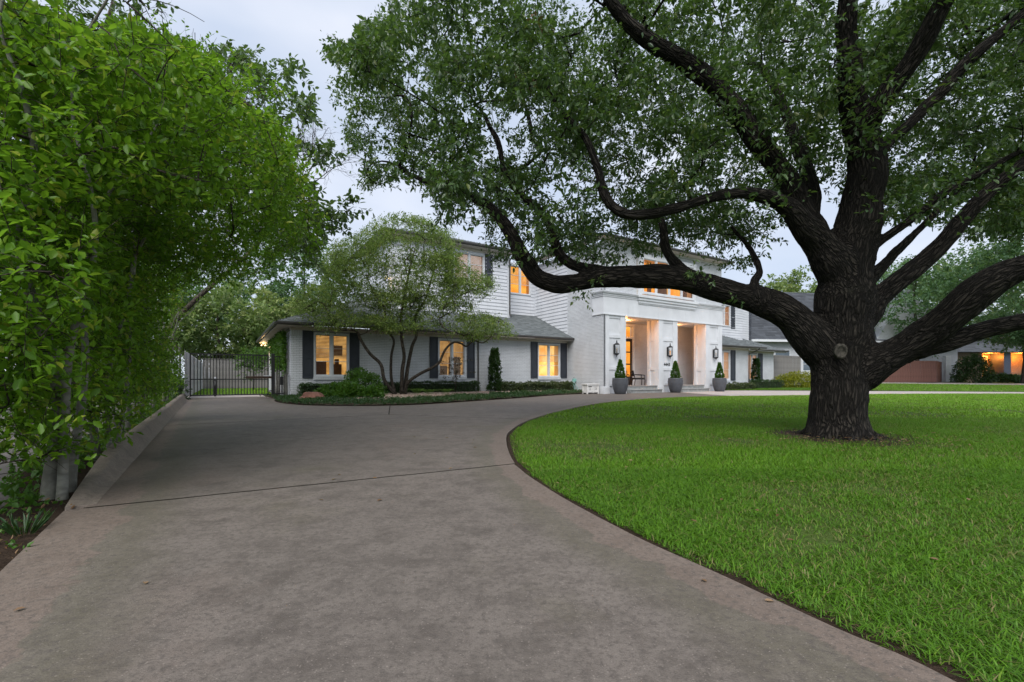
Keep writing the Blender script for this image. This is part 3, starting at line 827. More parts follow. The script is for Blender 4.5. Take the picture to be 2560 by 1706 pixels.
def window(pl, u0, u1, z0, z1, parent, room='lit_room', panes=2, fw=0.06, blind=True, sill=True, mull=0.09, bars=2, blind_to=0.0, furn=(), name='window', lbl=None, depth=0.9, blind_mat='blind'):
    """frame (part) > sash, pane, bar, blind, lit room (sub-parts)"""
    m = MB(); d0, d1 = -0.10, 0.03
    pl.box(m, u0, u0 + fw, z0, z1, d0, d1); pl.box(m, u1 - fw, u1, z0, z1, d0, d1)
    pl.box(m, u0 + fw, u1 - fw, z1 - fw, z1, d0, d1); pl.box(m, u0 + fw, u1 - fw, z0, z0 + fw, d0, d1 + 0.02)
    pw = (u1 - u0 - 2 * fw - mull * (panes - 1)) / panes
    for k in range(1, panes):
        a = u0 + fw + k * pw + (k - 1) * mull
        pl.box(m, a, a + mull, z0 + fw, z1 - fw, d0, d1 - 0.004)
    w = m.build(name, MAT['trim'], parent)
    if lbl: w['label'] = lbl
    for k in range(panes):
        a = u0 + fw + k * (pw + mull); b = a + pw; sw = 0.045
        s_ = MB()
        pl.box(s_, a, a + sw, z0 + fw, z1 - fw, -0.07, -0.015); pl.box(s_, b - sw, b, z0 + fw, z1 - fw, -0.07, -0.015)
        pl.box(s_, a + sw, b - sw, z1 - fw - sw, z1 - fw, -0.07, -0.015); pl.box(s_, a + sw, b - sw, z0 + fw, z0 + fw + sw, -0.07, -0.015)
        s_.build('sash', MAT['trim'], w)
        p_ = MB(); pl.box(p_, a + sw, b - sw, z0 + fw + sw, z1 - fw - sw, -0.050, -0.044); p_.build('pane', MAT['glass'], w)
        hh = z1 - z0 - 2 * fw - 2 * sw
        for q in range(1, bars + 1):
            zz = z0 + fw + sw + hh * q / (bars + 1)
            t_ = MB(); pl.box(t_, a + sw, b - sw, zz - 0.011, zz + 0.011, -0.062, -0.030); t_.build('glazing_bar', MAT['trim'], w)
        if blind:
            bl_ = MB(); zz = z1 - fw - 0.06; zend = z0 + fw + blind_to * hh
            while zz > zend:
                v = [pl.pt(u, zz + dz, d) for u in (a + 0.01, b - 0.01) for dz, d in ((0.012, -0.135), (-0.012, -0.095), (-0.016, -0.096), (0.008, -0.137))]
                bl_.add(v, [(0, 1, 5, 4), (1, 2, 6, 5), (2, 3, 7, 6), (3, 0, 4, 7)])
                zz -= 0.062
            for cu in (a + pw * 0.3, a + pw * 0.7): pl.box(bl_, cu, cu + 0.006, zend, z1 - fw, -0.093, -0.089)
            pl.box(bl_, a + 0.01, b - 0.01, z1 - fw - 0.05, z1 - fw, -0.14, -0.09)
            o = bl_.build('blind', MAT[blind_mat], w); o['kind'] = 'stuff'
    r = MB()      # lit room behind: a shallow box open to the window
    e = 0.25
    A = [pl.pt(u, z, -depth) for u, z in ((u0 - e, z0 - 0.25), (u1 + e, z0 - 0.25), (u1 + e, z1 + 0.1), (u0 - e, z1 + 0.1))]
    r.add(A, [(0, 1, 2, 3)])
    r.build('lit_room_wall', MAT[room], w)
    r = MB()
    B = [pl.pt(u, z, -0.155) for u, z in ((u0 - e, z0 - 0.25), (u1 + e, z0 - 0.25), (u1 + e, z1 + 0.1), (u0 - e, z1 + 0.1))]
    r.add([v + pl.n * 0.002 for v in A] + B, [(0, 1, 5, 4), (1, 2, 6, 5), (2, 3, 7, 6), (3, 0, 4, 7)])
    r.build('room_lining', MAT['cream_room'], w)
    for (nm, fu0, fu1, fz0, fz1, fd) in furn:
        q = MB(); W_ = u1 - u0; H_ = z1 - z0
        pl.box(q, u0 + fu0 * W_, u0 + fu1 * W_, z0 + fz0 * H_, z0 + fz1 * H_, -fd - 0.12, -fd); q.build(nm, MAT['furniture'], w)
    if sill:
        sl = MB(); u = u0 - 0.02
        while u < u1 + 0.02:
            pl.box(sl, u, min(u + 0.062, u1 + 0.02), z0 - 0.13, z0 - 0.004, -0.02, 0.06 + random.uniform(-0.004, 0.004)); u += 0.072
        sl.build('sill', MAT['brick_paint'], w)
    return w
def shutter(pl, u0, u1, z0, z1, parent):
    m = MB(); r = 0.06; zm = z0 + (z1 - z0) * 0.45
    pl.box(m, u0, u0 + r, z0, z1, 0.006, 0.05); pl.box(m, u1 - r, u1, z0, z1, 0.006, 0.05)
    for a, b in ((z0, z0 + 0.09), (zm - 0.05, zm + 0.05), (z1 - 0.08, z1)): pl.box(m, u0 + r, u1 - r, a, b, 0.006, 0.047)
    w = m.build('shutter', MAT['shutter'], parent)
    for a, b in ((z0 + 0.09, zm - 0.05), (zm + 0.05, z1 - 0.08)):
        p = MB(); pl.box(p, u0 + r, u1 - r, a, b, 0.006, 0.022)
        i = 0.035
        pl.box(p, u0 + r + i, u1 - r - i, a + i, b - i, 0.022, 0.036); p.build('panel', MAT['shutter'], w)
    return w
def roof_plane(poly, parent, mat='shingle', ex=0.15, name='roof', sw=0.32):
    """poly: 3-D points in house frame, first edge is the eave; deck (part) > shingles"""
    p = [Vector(q) for q in poly]
    e = (p[1] - p[0]).normalized()
    nrm = (p[1] - p[0]).cross(p[2] - p[0]).normalized()
    if nrm.z < 0: nrm = -nrm
    up = nrm.cross(e).normalized()
    if up.z < 0: up = -up
    loc2 = [((q - p[0]).dot(e), (q - p[0]).dot(up)) for q in p]
    m = MB(); n = len(p)
    m.add([q for q in p] + [q - nrm * 0.06 for q in p], [tuple(range(n)), tuple(range(2 * n - 1, n - 1, -1))] + [(i, (i + 1) % n, n + (i + 1) % n, n + i) for i in range(n)])
    r = m.build(name, MAT[mat], parent)
    V, Q, A = [], [], []
    y = -0.02; ymax = max(b for a, b in loc2)
    while y < ymax - 0.02:
        yc = min(max(y + ex * 0.5, 0.001), ymax - 0.001); xs = []
        for i in range(n):
            (x0, y0), (x1, y1) = loc2[i], loc2[(i + 1) % n]
            if (y0 > yc) != (y1 > yc): xs.append(x0 + (x1 - x0) * (yc - y0) / (y1 - y0))
        xs.sort()
        if len(xs) >= 2:
            x = xs[0] - random.random() * sw
            while x < xs[-1]:
                w_ = sw * random.uniform(0.6, 1.3)
                a, b = max(x, xs[0]), min(x + w_ - 0.006, xs[-1])
                if b - a > 0.02:
                    lift = 0.012 + random.uniform(0, 0.006)
                    k = len(V)
                    for xx, yy, dd in ((a, y, 0.0), (b, y, 0.0), (a, y, lift), (b, y, lift), (b, y + ex + 0.02, 0.004), (a, y + ex + 0.02, 0.004)):
                        V.append(p[0] + e * xx + up * yy + nrm * dd)
                    Q += [(k, k + 1, k + 3, k + 2), (k + 2, k + 3, k + 4, k + 5)]
                    A += [random.random()] * 6
                x += w_
        y += ex
    me = mesh_np('shingles', np.array([tuple(v) for v in V]), np.array(Q), None, {'rnd': np.array(A)})
    o = link('shingles', me, MAT[mat], r); o['kind'] = 'stuff'
    return r
def gutter(p0, p1, parent, out, w=0.10, h=0.12):
    """fascia gutter between two eave points"""
    p0, p1 = Vector(p0), Vector(p1); o = Vector(out)
    pr = [(0.0, 0.0), (w * 0.75, 0.0), (w, h * 0.45), (w, h), (w - 0.015, h), (w - 0.015, h * 0.5), (0.0, h * 0.5)]
    m = MB(); n = len(pr)
    v = [p + o * a + Vector((0, 0, b - h)) for p in (p0, p1) for a, b in pr]
    m.add(v, [(i, (i + 1) % n, n + (i + 1) % n, n + i) for i in range(n)] + [tuple(range(n - 1, -1, -1)), tuple(range(n, 2 * n))])
    return m.build('gutter', MAT['gutter'], parent)
def downspout(pts, parent, mat='gutter', r=0.042):
    m = MB(); m.tube(pts, r, 8, False)
    for q in pts[1:-1]: pass
    return m.build('downspout', MAT[mat], parent)
def board(pl, u0, u1, z0, z1, d0, d1, name, mat, parent):
    m = MB(); pl.box(m, u0, u1, z0, z1, d0, d1); return m.build(name, MAT[mat], parent)

# ---- left wing
TW, SE, ZE = 22.1, 17.8, 3.27
wing = F(TW)
WZ0, WZ1 = 0.93, 2.92
ops = [(3.39, 4.92, WZ0, WZ1), (9.33, 10.90, WZ0, WZ1), (15.58, 17.23, WZ0 - 0.02, WZ1)]
brick_wall(wing, 2.47, SE - 0.01, 0.0, 2.98, ops, house, soldier=2.78)
board(wing, 2.44, SE - 0.01, 2.98, 3.10, -0.15, 0.03, 'frieze', 'soffit', house)
m = MB(); m.box(1.9, SE - 0.02, 21.52, TW - 0.031, 3.10, 3.13); m.build('soffit', MAT['soffit'], house)
m = MB(); m.box(1.9, 2.44, TW - 0.03, 34.0, 3.10, 3.13); m.build('soffit', MAT['soffit'], house)
furn1 = [('bookcase', 0.02, 0.42, 0.02, 0.36, 0.6), ('armchair', 0.6, 0.85, 0.05, 0.30, 0.5), ('lamp_table', 0.66, 0.78, 0.30, 0.42, 0.55), ('picture', 0.58, 0.9, 0.5, 0.75, 0.7)]
window(wing, *ops[0], house, 'lit_room_dim', furn=furn1, blind_to=0.45)
window(wing, *ops[1], house, 'lit_room_dim', furn=[('chair', 0.55, 0.95, 0.02, 0.55, 0.5), ('table', 0.05, 0.5, 0.02, 0.3, 0.6)])
window(wing, *ops[2], house, 'lit_room', furn=[('chair', 0.03, 0.12, 0.05, 0.25, 0.4)], blind_to=0.5)
for a, b in ((2.93, 3.375), (4.935, 5.38), (8.87, 9.315), (10.98, 11.43), (15.08, 15.565), (17.25, 17.74)):
    shutter(wing, a, b, 0.87, 2.98, house)
gutter((1.87, 21.5, ZE), (SE - 0.02, 21.5, ZE), house, (0, -1, 0))
gutter((1.87, 21.5, ZE), (1.87, 34.2, ZE), house, (-1, 0, 0))
downspout([(11.62, 21.46, 3.15), (11.62, 21.6, 3.05), (11.62, 22.02, 2.85), (11.62, 22.03, 0.15), (11.62, 21.9, 0.10)], house)
left = SL(2.47)
brick_wall(left, TW + 0.001, 33.6, 0.0, 2.98, [], house)
PITCH = 0.44
hz = lambda r: ZE + PITCH * r
ap = (8.07, 27.7, hz(6.2))
roof_plane([(1.87, 21.5, ZE), (SE - 0.01, 21.5, ZE), (SE - 0.01, 27.7, hz(6.2)), ap], house)
roof_plane([(1.87, 34.2, ZE), (1.87, 21.5, ZE), ap, (8.07, 34.2, hz(6.2))], house)
# ---- upper storey, left block
T2 = 24.6; up2 = F(T2)
op2 = [(11.36, 13.40, 6.45, 8.33)]
siding_wall(up2, 7.61, 15.08, 4.45, 8.42, op2, house)
siding_wall(SL(7.61), T2 + 0.001, 31.0, 4.45, 8.42, [], house)
window(up2, *op2[0], house, 'lit_room_pink', sill=False, blind_mat='trim', bars=2)
for a, b in ((10.84, 11.34), (13.42, 13.95)): shutter(up2, a, b, 6.40, 8.40, house)
board(up2, 7.5, 15.1, 8.42, 8.60, -0.15, 0.03, 'frieze', 'soffit', house)
m = MB(); m.box(7.12, 15.55, 24.12, T2 - 0.031, 8.60, 8.63); m.build('soffit', MAT['soffit'], house)
gutter((7.1, 24.1, 8.77), (15.6, 24.1, 8.77), house, (0, -1, 0)); gutter((7.1, 24.1, 8.77), (7.1, 31.5, 8.77), house, (-1, 0, 0))
c2 = (11.3, 28.3, 8.77 + 4.2 * 0.36)
roof_plane([(7.1, 24.1, 8.77), (15.6, 24.1, 8.77), (11.45, 28.3, c2[2]), (11.25, 28.3, c2[2])], house)
roof_plane([(7.1, 32.5, 8.77), (7.1, 24.1, 8.77), (11.25, 28.3, c2[2])], house)
roof_plane([(15.6, 24.1, 8.77), (15.6, 32.5, 8.77), (11.45, 28.3, c2[2])], house)
board(up2, 15.0, 15.12, 4.6, 8.42, 0.017, 0.035, 'corner_board', 'siding_paint', house)
downspout([(15.22, 24.05, 8.65), (15.2, 24.3, 8.4), (15.17, 24.53, 8.2), (15.17, 24.53, 4.85), (15.17, 24.40, 4.72)], house)
board(SL(15.08), T2, 25.5, 4.45, 8.42, -0.15, 0.0, 'wall', 'siding_paint', house)
# recess with the orange window
T3 = 25.5; up3 = F(T3)
op3 = [(15.74, 17.40, 6.36, 8.28)]
siding_wall(up3, 15.08, SE - 0.01, 5.0, 8.42, op3, house)
window(up3, *op3[0], house, 'lit_room_orange', sill=False, blind_to=0.35)
board(up3, SE - 0.10, SE - 0.02, 5.05, 8.42, 0.017, 0.05, 'corner_board', 'siding_paint', house)
# side of the entrance block
sidew = SL(SE)
brick_wall(sidew, 18.95, 22.1, 0.0, 8.45, [], house)
siding_wall(sidew, 22.101, T3, 2.9, 8.42, [], house)
# ---- entrance block
TP = 18.95; fr = F(TP); SR = 28.65
opb = [(20.62, 25.64, 5.74, 8.05)]
brick_wall(F(TP + 0.06), SE, SR, 5.70, 8.45, opb, house)
board(F(TP + 0.06), SE, SR, 8.45, 8.62, -0.15, 0.03, 'frieze', 'trim', house)
roof_plane([(SE - 0.5, TP - 0.5, 8.7), (SR + 0.5, TP - 0.5, 8.7), (SR - 3.8, TP + 4.0, 10.5), (SE + 3.8, TP + 4.0, 10.5)], house)
roof_plane([(SE - 0.5, TP + 8, 8.7), (SE - 0.5, TP - 0.5, 8.7), (SE + 3.8, TP + 4.0, 10.5), (SE + 3.8, TP + 4.2, 10.5)], house)
gutter((SE - 0.5, TP - 0.5, 8.7), (SR + 0.5, TP - 0.5, 8.7), house, (0, -1, 0)); gutter((SE - 0.5, TP - 0.5, 8.7), (SE - 0.5, 27, 8.7), house, (-1, 0, 0))
m = MB(); m.box(SE - 0.48, SR + 0.48, TP - 0.48, TP + 0.02, 8.56, 8.59); m.box(SE - 0.48, SE - 0.02, TP + 0.021, 27, 8.56, 8.59); m.build('soffit', MAT['soffit'], house)
# bay window over the cornice
bay = F(TP - 0.12)
window(bay, 20.75, 25.52, 5.80, 8.0, house, 'lit_room_orange', panes=4, fw=0.11, mull=0.10, bars=0, blind=False, sill=False, depth=1.3, furn=[('picture', 0.50, 0.68, 0.05, 0.6, 0.9), ('plant_stand', 0.30, 0.35, 0.02, 0.5, 0.8), ('curtain', 0.88, 0.94, 0.02, 0.95, 0.35)], name='bay_window')
m = MB(); m.box(20.55, 20.749, TP - 0.11, TP + 0.055, 5.70, 8.15); m.box(25.521, 25.71, TP - 0.11, TP + 0.055, 5.70, 8.15); m.box(20.55, 25.71, TP - 0.14, TP + 0.055, 8.001, 8.15); m.build('bay_surround', MAT['trim'], house)
# entablature: frieze, cornice, stepped centre
ent = MB()
ent.box(SE - 0.01, SR + 0.03, TP - 0.02, TP + 0.9, 4.50, 5.42)
e_o = ent.build('entablature', MAT['trim'], house)
def mould(z0, z1, d, name, a=SE, b=SR, par=e_o):
    m = MB(); m.box(a - d, b + d, TP - d, TP + 0.88 if a == SE else TP - 0.021, z0, z1); return m.build(name, MAT['trim'], par)
mould(4.41, 4.46, 0.05, 'lower_moulding'); mould(4.46, 4.50, 0.035, 'lower_moulding')
mould(5.421, 5.50, 0.05, 'cornice'); mould(5.501, 5.60, 0.08, 'cornice'); mould(5.601, 5.66, 0.14, 'cornice'); mould(5.661, 5.70, 0.17, 'cornice')
mould(5.20, 5.27, 0.06, 'apron_moulding', 20.6, 25.6); mould(5.271, 5.42, 0.10, 'apron_moulding', 20.6, 25.6); mould(5.4215, 5.575, 0.16, 'apron_moulding', 20.6, 25.6); mould(5.5755, 5.735, 0.22, 'apron_moulding', 20.6, 25.6)
# columns
def column(u0, u1, d=0.90):
    m = MB(); m.box(u0 + 0.05, u1 - 0.05, TP + 0.07, TP + d - 0.05, 0.0, 4.409)
    c = m.build('column', MAT['trim'], house)
    sw = 0.42
    for a, b in ((u0, u0 + sw), (u1 - sw, u1)):
        q = MB(); q.box(a, b, TP, TP + 0.35, 0.42, 4.408); q.build('pilaster', MAT['trim'], c)
        q = MB(); q.box(a - 0.04, b + 0.02, TP - 0.04, TP + 0.36, 0.0, 0.36); q.box(a - 0.02, b + 0.01, TP - 0.02, TP + 0.355, 0.36, 0.42); q.build('plinth', MAT['trim'], c)
    for a, b in ((u0, u0 + 0.16), (u1 - 0.16, u1)):
        q = MB(); q.box(a, b, TP + d - 0.2, TP + d, 0.42, 4.408); q.box(a - 0.02, b + 0.02, TP + d - 0.22, TP + d + 0.02, 0.30, 0.66); q.build('pilaster', MAT['trim'], c)
    for zz in (1.43, 3.23):
        q = MB(); q.box(u0 + sw, u1 - sw, TP + 0.03, TP + 0.0695, zz - 0.09, zz + 0.09); q.build('rail', MAT['trim'], c)
        for sx in (u0, u1 - 0.05):
            q = MB(); q.box(sx + 0.015, sx + 0.035, TP + 0.351, TP + d - 0.201, zz - 0.09, zz + 0.09); q.build('rail', MAT['trim'], c)
    for zz0, zz1 in ((4.25, 4.408), (0.42, 0.58)):
        q = MB(); q.box(u0 + sw, u1 - sw, TP + 0.03, TP + 0.0695, zz0, zz1); q.build('rail', MAT['trim'], c)
    return c
for a, b in ((17.82, 19.54), (22.31, 24.04), (26.85, 28.62)): column(a, b)
# porch: floor, steps, back wall, ceiling
PF, TB = 0.42, 21.2
m = MB(); m.box(SE + 0.02, SR - 0.02, TP + 0.10, TB, 0.0, PF - 0.05); m.build('porch_base', MAT['stone_step'], house)
m = MB(); m.box(SE + 0.02, SR - 0.02, TP + 0.07, TB, PF - 0.049, PF); m.build('porch_floor', MAT['porch_floor'], house)
for u0, u1 in ((19.6, 22.25), (24.1, 26.78)):
    sto = MB(); sto.box(u0, u1, TP - 0.30, TP + 0.099, 0.0, 0.17); so = sto.build('step', MAT['stone_step'], house)
    for k in range(4):
        a = u0 + (u1 - u0) * k / 4
        q = MB(); q.cham(a + 0.004, a + (u1 - u0) / 4 - 0.004, TP - 0.34, TP + 0.095, 0.171, 0.215, 0.006); q.build('tread', MAT['stone_step'], so)
backw = F(TB)
DU0, DU1 = 20.55, 22.40
brick_wall(backw, SE + 0.1, SR - 0.1, PF, 4.40, [(DU0, DU1 + 0.2, PF, 4.32)], house)
m = MB(); m.box(24.9, 25.6, TB - 0.55, TB - 0.012, PF, 4.40); m.build('brick_pier', MAT['brick_paint'], house)
m = MB(); m.box(SE + 0.02, SR - 0.02, TP + 0.9, TB + 0.1, 4.41, 4.46); m.build('porch_ceiling', MAT['trim'], house)
for sx in (SE + 0.06, SR - 0.16):
    m = MB(); m.box(sx, sx + 0.1, TP + 0.9, TB, PF, 4.40); m.build('porch_side_wall', MAT['brick_paint'], house)
m = MB()
for a, b in ((DU0 - 0.0, DU0 + 0.14), (DU1 + 0.05, DU1 + 0.2)): backw.box(m, a, b, PF, 4.32, -0.15, 0.06)
backw.box(m, DU0 + 0.14, DU1 + 0.05, 4.18, 4.32, -0.15, 0.06); backw.box(m, DU0 + 0.14, DU1 + 0.05, 3.40, 3.52, -0.15, 0.055)
dfr = m.build('door_frame', MAT['trim'], house)
m = MB(); backw.box(m, DU0 + 0.14, DU1 + 0.05, 3.52, 4.18, -0.06, -0.054); m.build('transom_pane', MAT['glass'], dfr)
m = MB(); A = [backw.pt(u, z, -1.0) for u, z in ((DU0 - 0.6, PF), (DU1 + 0.9, PF), (DU1 + 0.9, 4.4), (DU0 - 0.6, 4.4))]; m.add(A, [(0, 1, 2, 3)]); m.build('lit_hall_wall', MAT['lit_room_orange'], dfr)
dw = (DU1 + 0.05 - DU0 - 0.14) / 2
for k in range(2):
    a = DU0 + 0.14 + k * dw; b = a + dw - 0.006
    m = MB()
    for x0, x1 in ((a, a + 0.13), (b - 0.13, b)): backw.box(m, x0, x1, PF + 0.01, 3.395, -0.09, -0.04)
    for z0, z1 in ((PF + 0.01, PF + 0.55), (1.72, 1.80), (2.5, 2.58), (3.22, 3.395)): backw.box(m, a + 0.13, b - 0.13, z0, z1, -0.088, -0.042)
    dd = m.build('door', MAT['door_wood'], house)
    m = MB(); backw.box(m, a + 0.13, b - 0.13, PF + 0.55, 3.22, -0.068, -0.062); m.build('pane', MAT['glass'], dd)
    m = MB(); m.tube([backw.pt(a + (0.86 if k == 0 else 0.06), z, 0.0) for z in (1.30, 1.45, 1.60)], 0.014, 6); m.build('handle', MAT['black_metal'], dd)
# house number
fc = bpy.data.curves.new('house_number', 'FONT'); fc.body = '4443'; fc.size = 0.27; fc.extrude = 0.012; fc.space_character = 1.08
fc.align_x = 'CENTER'
fo = bpy.data.objects.new('house_number', fc); COL.objects.link(fo); fo.parent = house
fo.location = (23.12, TP + 0.055, 1.62); fo.rotation_euler = (math.radians(90), 0, 0); fc.materials.append(MAT['black_metal'])
fm = bpy.data.meshes.new_from_object(fo.evaluated_get(bpy.context.evaluated_depsgraph_get())); fm.name = 'house_number'
bpy.data.objects.remove(fo); fo = link('house_number', fm, None, house, (23.12, TP + 0.055, 1.62), (math.radians(90), 0, 0))
# door bell and round speaker
m = MB(); m.box(24.50, 24.56, TB - 0.03, TB - 0.011, 1.70, 1.88); m.build('door_bell', MAT['black_metal'], house)
m = MB(); m.lathe([(0.0, 0.0), (0.10, 0.0), (0.10, 0.05), (0.06, 0.07), (0.0, 0.07)], 16); m.build('speaker', MAT['white_metal'], house, (25.9, TB - 0.011, 2.75), (math.radians(90), 0, 0))
# lamps in the porch ceiling
for u in (20.9, 25.4):
    m = MB(); m.lathe([(0.05, 0.0), (0.11, 0.0), (0.11, 0.02), (0.05, 0.02)], 14); m.build('downlight', MAT['lamp_glow'], house, (u, 20.3, 4.385))
    ld = bpy.data.lights.new('porch_lamp', 'POINT'); ld.energy = 30; ld.color = (1.0, 0.40, 0.12); ld.shadow_soft_size = 0.08
    lo = bpy.data.objects.new('porch_lamp', ld); COL.objects.link(lo); lo.parent = house; lo.location = (u, 20.3, 4.25)

# ---- right wing and upper storey
TR = 20.7; rw = F(TR)
opr = [(30.55, 32.22, 0.72, 2.90)]
brick_wall(rw, SR, 34.64, 0.0, 2.98, opr, house, soldier=2.78)
window(rw, *opr[0], house, 'lit_room', panes=2, blind_to=0.0)
shutter(rw, 32.30, 32.88, 0.68, 2.96, house)
board(rw, SR, 34.7, 2.98, 3.10, -0.15, 0.03, 'frieze', 'soffit', house)
m = MB(); m.box(SR, 35.98, 20.12, TR - 0.031, 3.10, 3.13); m.build('soffit', MAT['soffit'], house)
gutter((SR + 0.02, 20.1, ZE), (36.03, 20.1, ZE), house, (0, -1, 0))
downspout([(35.1, 20.05, 3.15), (35.0, 20.2, 3.0), (34.62, 20.62, 2.75), (34.6, 20.63, 0.2), (34.6, 20.5, 0.15)], house)
T4 = 22.0; rw2 = F(T4)
opr2 = [(36.60, 38.10, 0.70, 2.88)]
brick_wall(rw2, 34.64, 40.62, 0.0, 2.98, opr2, house, soldier=2.78)
window(rw2, *opr2[0], house, 'lit_room', panes=2)
shutter(rw2, 38.2, 38.86, 0.66, 2.94, house)
board(rw2, 34.64, 40.66, 2.98, 3.08, -0.15, 0.03, 'frieze', 'soffit', house)
m = MB(); m.box(36.04, 41.7, 21.42, T4 - 0.031, 3.08, 3.11); m.build('soffit', MAT['soffit'], house)
gutter((36.04, 21.4, ZE - 0.03), (41.75, 21.4, ZE - 0.03), house, (0, -1, 0))
roof_plane([(SR + 0.02, 20.1, ZE), (36.03, 20.1, ZE), (32.2, 23.93, hz(3.83)), (SR + 0.02, 23.93, hz(3.83))], house)
roof_plane([(36.03, 20.1, ZE), (36.03, 27, ZE), (32.2, 23.93, hz(3.83))], house)
roof_plane([(35.0, 21.4, ZE - 0.03), (41.75, 21.4, ZE - 0.03), (38.6, 24.55, ZE - 0.03 + PITCH * 3.15), (35.0, 24.55, ZE - 0.03 + PITCH * 3.15)], house)
TU = 23.5; ur = F(TU)
opu = [(35.0, 36.62, 5.22, 7.05)]
siding_wall(ur, SR, 38.42, 3.9, 7.85, opu, house)
window(ur, *opu[0], house, 'lit_room_orange', sill=False)
shutter(ur, 36.70, 37.28, 5.08, 7.10, house)
siding_wall(F(24.6), 38.43, 41.2, 3.9, 7.85, [(38.75, 39.35, 5.4, 7.0)], house)
window(F(24.6), 38.75, 39.35, 5.4, 7.0, house, 'lit_room_pink', panes=1, bars=0, sill=False, blind=False)
downspout([(39.4, 24.1, 7.75), (39.6, 24.3, 7.5), (40.0, 24.5, 7.3), (40.0, 24.52, 4.45), (40.2, 24.4, 4.35)], house, 'white_metal')
board(ur, SR, 38.6, 7.85, 8.0, -0.15, 0.03, 'frieze', 'trim', house)
roof_plane([(SR, 23.0, 8.05), (39.0, 23.0, 8.05), (35.0, 27.0, 9.8), (SR, 27.0, 9.8)], house)
gutter((SR, 23.0, 8.05), (39.0, 23.0, 8.05), house, (0, -1, 0))
# core volumes that close the house from other sides
m = MB(); m.box(8.2, 40.6, 29.5, 31.0, 0, 7.8); m.build('rear_wall', MAT['brick_paint'], house)
# vents, meter, small fittings
m = MB(); m.box(33.3, 33.62, TR - 0.02, TR - 0.006, 0.22, 0.36); m.build('vent', MAT['dark_gap'], house)

# ------------------------------------------------------------------ things on and round the porch
def wall_lantern(s, label, bulb='blind'):
    r = empty('wall_lantern', W(s, TP + 0.06), HA); tag(r, label, 'lantern', 'black wall lanterns on the entrance columns')
    zc = 2.5; y = -0.20
    m = MB(); m.cham(-0.07, 0.07, -0.025, 0.0, zc - 0.28, zc + 0.28, 0.012); m.build('back_plate', MAT['black_metal'], r)
    m = MB(); m.tube([(0, -0.02, zc - 0.2), (0, -0.1, zc - 0.34), (0, y, zc - 0.36)], 0.014, 6); m.tube([(0, -0.02, zc + 0.2), (0, -0.08, zc + 0.30), (0, y, zc + 0.30)], 0.012, 6); m.build('bracket', MAT['black_metal'], r)
    m = MB(); m.lathe([(0.155, 0.24), (0.165, 0.26), (0.12, 0.31), (0.06, 0.34), (0.03, 0.37), (0.045, 0.40), (0.02, 0.43), (0.03, 0.46), (0.005, 0.52)], 6, smooth=False); m.build('cap', MAT['black_metal'], r, (0, y, zc))
    m = MB(); m.lathe([(0.008, -0.47), (0.03, -0.42), (0.015, -0.39), (0.05, -0.36), (0.10, -0.31), (0.15, -0.26), (0.155, -0.24)], 6, smooth=False); m.build('base', MAT['black_metal'], r, (0, y, zc))
    for k in range(6):
        a = math.pi / 3 * k
        m = MB(); m.tube([(0.145 * math.cos(a), y + 0.145 * math.sin(a), zc - 0.25), (0.145 * math.cos(a), y + 0.145 * math.sin(a), zc + 0.25)], 0.012, 4, False); m.build('bar', MAT['black_metal'], r)
        b = a + math.pi / 3
        p0, p1 = (0.135 * math.cos(a), y + 0.135 * math.sin(a)), (0.135 * math.cos(b), y + 0.135 * math.sin(b))
        m = MB(); m.add([(*p0, zc - 0.245), (*p1, zc - 0.245), (*p1, zc + 0.245), (*p0, zc + 0.245)], [(0, 1, 2, 3)]); m.build('pane', MAT['glass'], r)
    m = MB(); m.lathe([(0.018, -0.22), (0.018, -0.06), (0.024, -0.05), (0.03, 0.0), (0.012, 0.05), (0.0, 0.07)], 8); m.build('candle_bulb', MAT[bulb], r, (0, y, zc))
    return r
wall_lantern(18.68, 'black glazed wall lantern on the column nearest the storage bench')
wall_lantern(23.17, 'black glazed wall lantern on the middle column above the house number', 'lit_room_orange')
wall_lantern(27.74, 'black glazed wall lantern on the rightmost entrance column')

def clump_leaves(pts, n_each, llen, aspect=0.45, hue0=0.45, huev=0.18, out=None):
    p = np.repeat(pts, n_each, 0); N = len(p)
    d = unit((np.repeat(out, n_each, 0) if out is not None else 0) + 0.9 * rdir(N, 0.2))
    ln = llen * RNG.uniform(0.6, 1.3, N)
    return dict(p=p + rdir(N) * llen * 0.5 * RNG.uniform(0, 1, N)[:, None], d=d, n=unit(rdir(N) + np.array([0, 0, 0.8])), ln=ln, wd=ln * aspect, rnd=np.clip(hue0 + RNG.normal(0, huev, N), 0, 1), o=None, e=None)

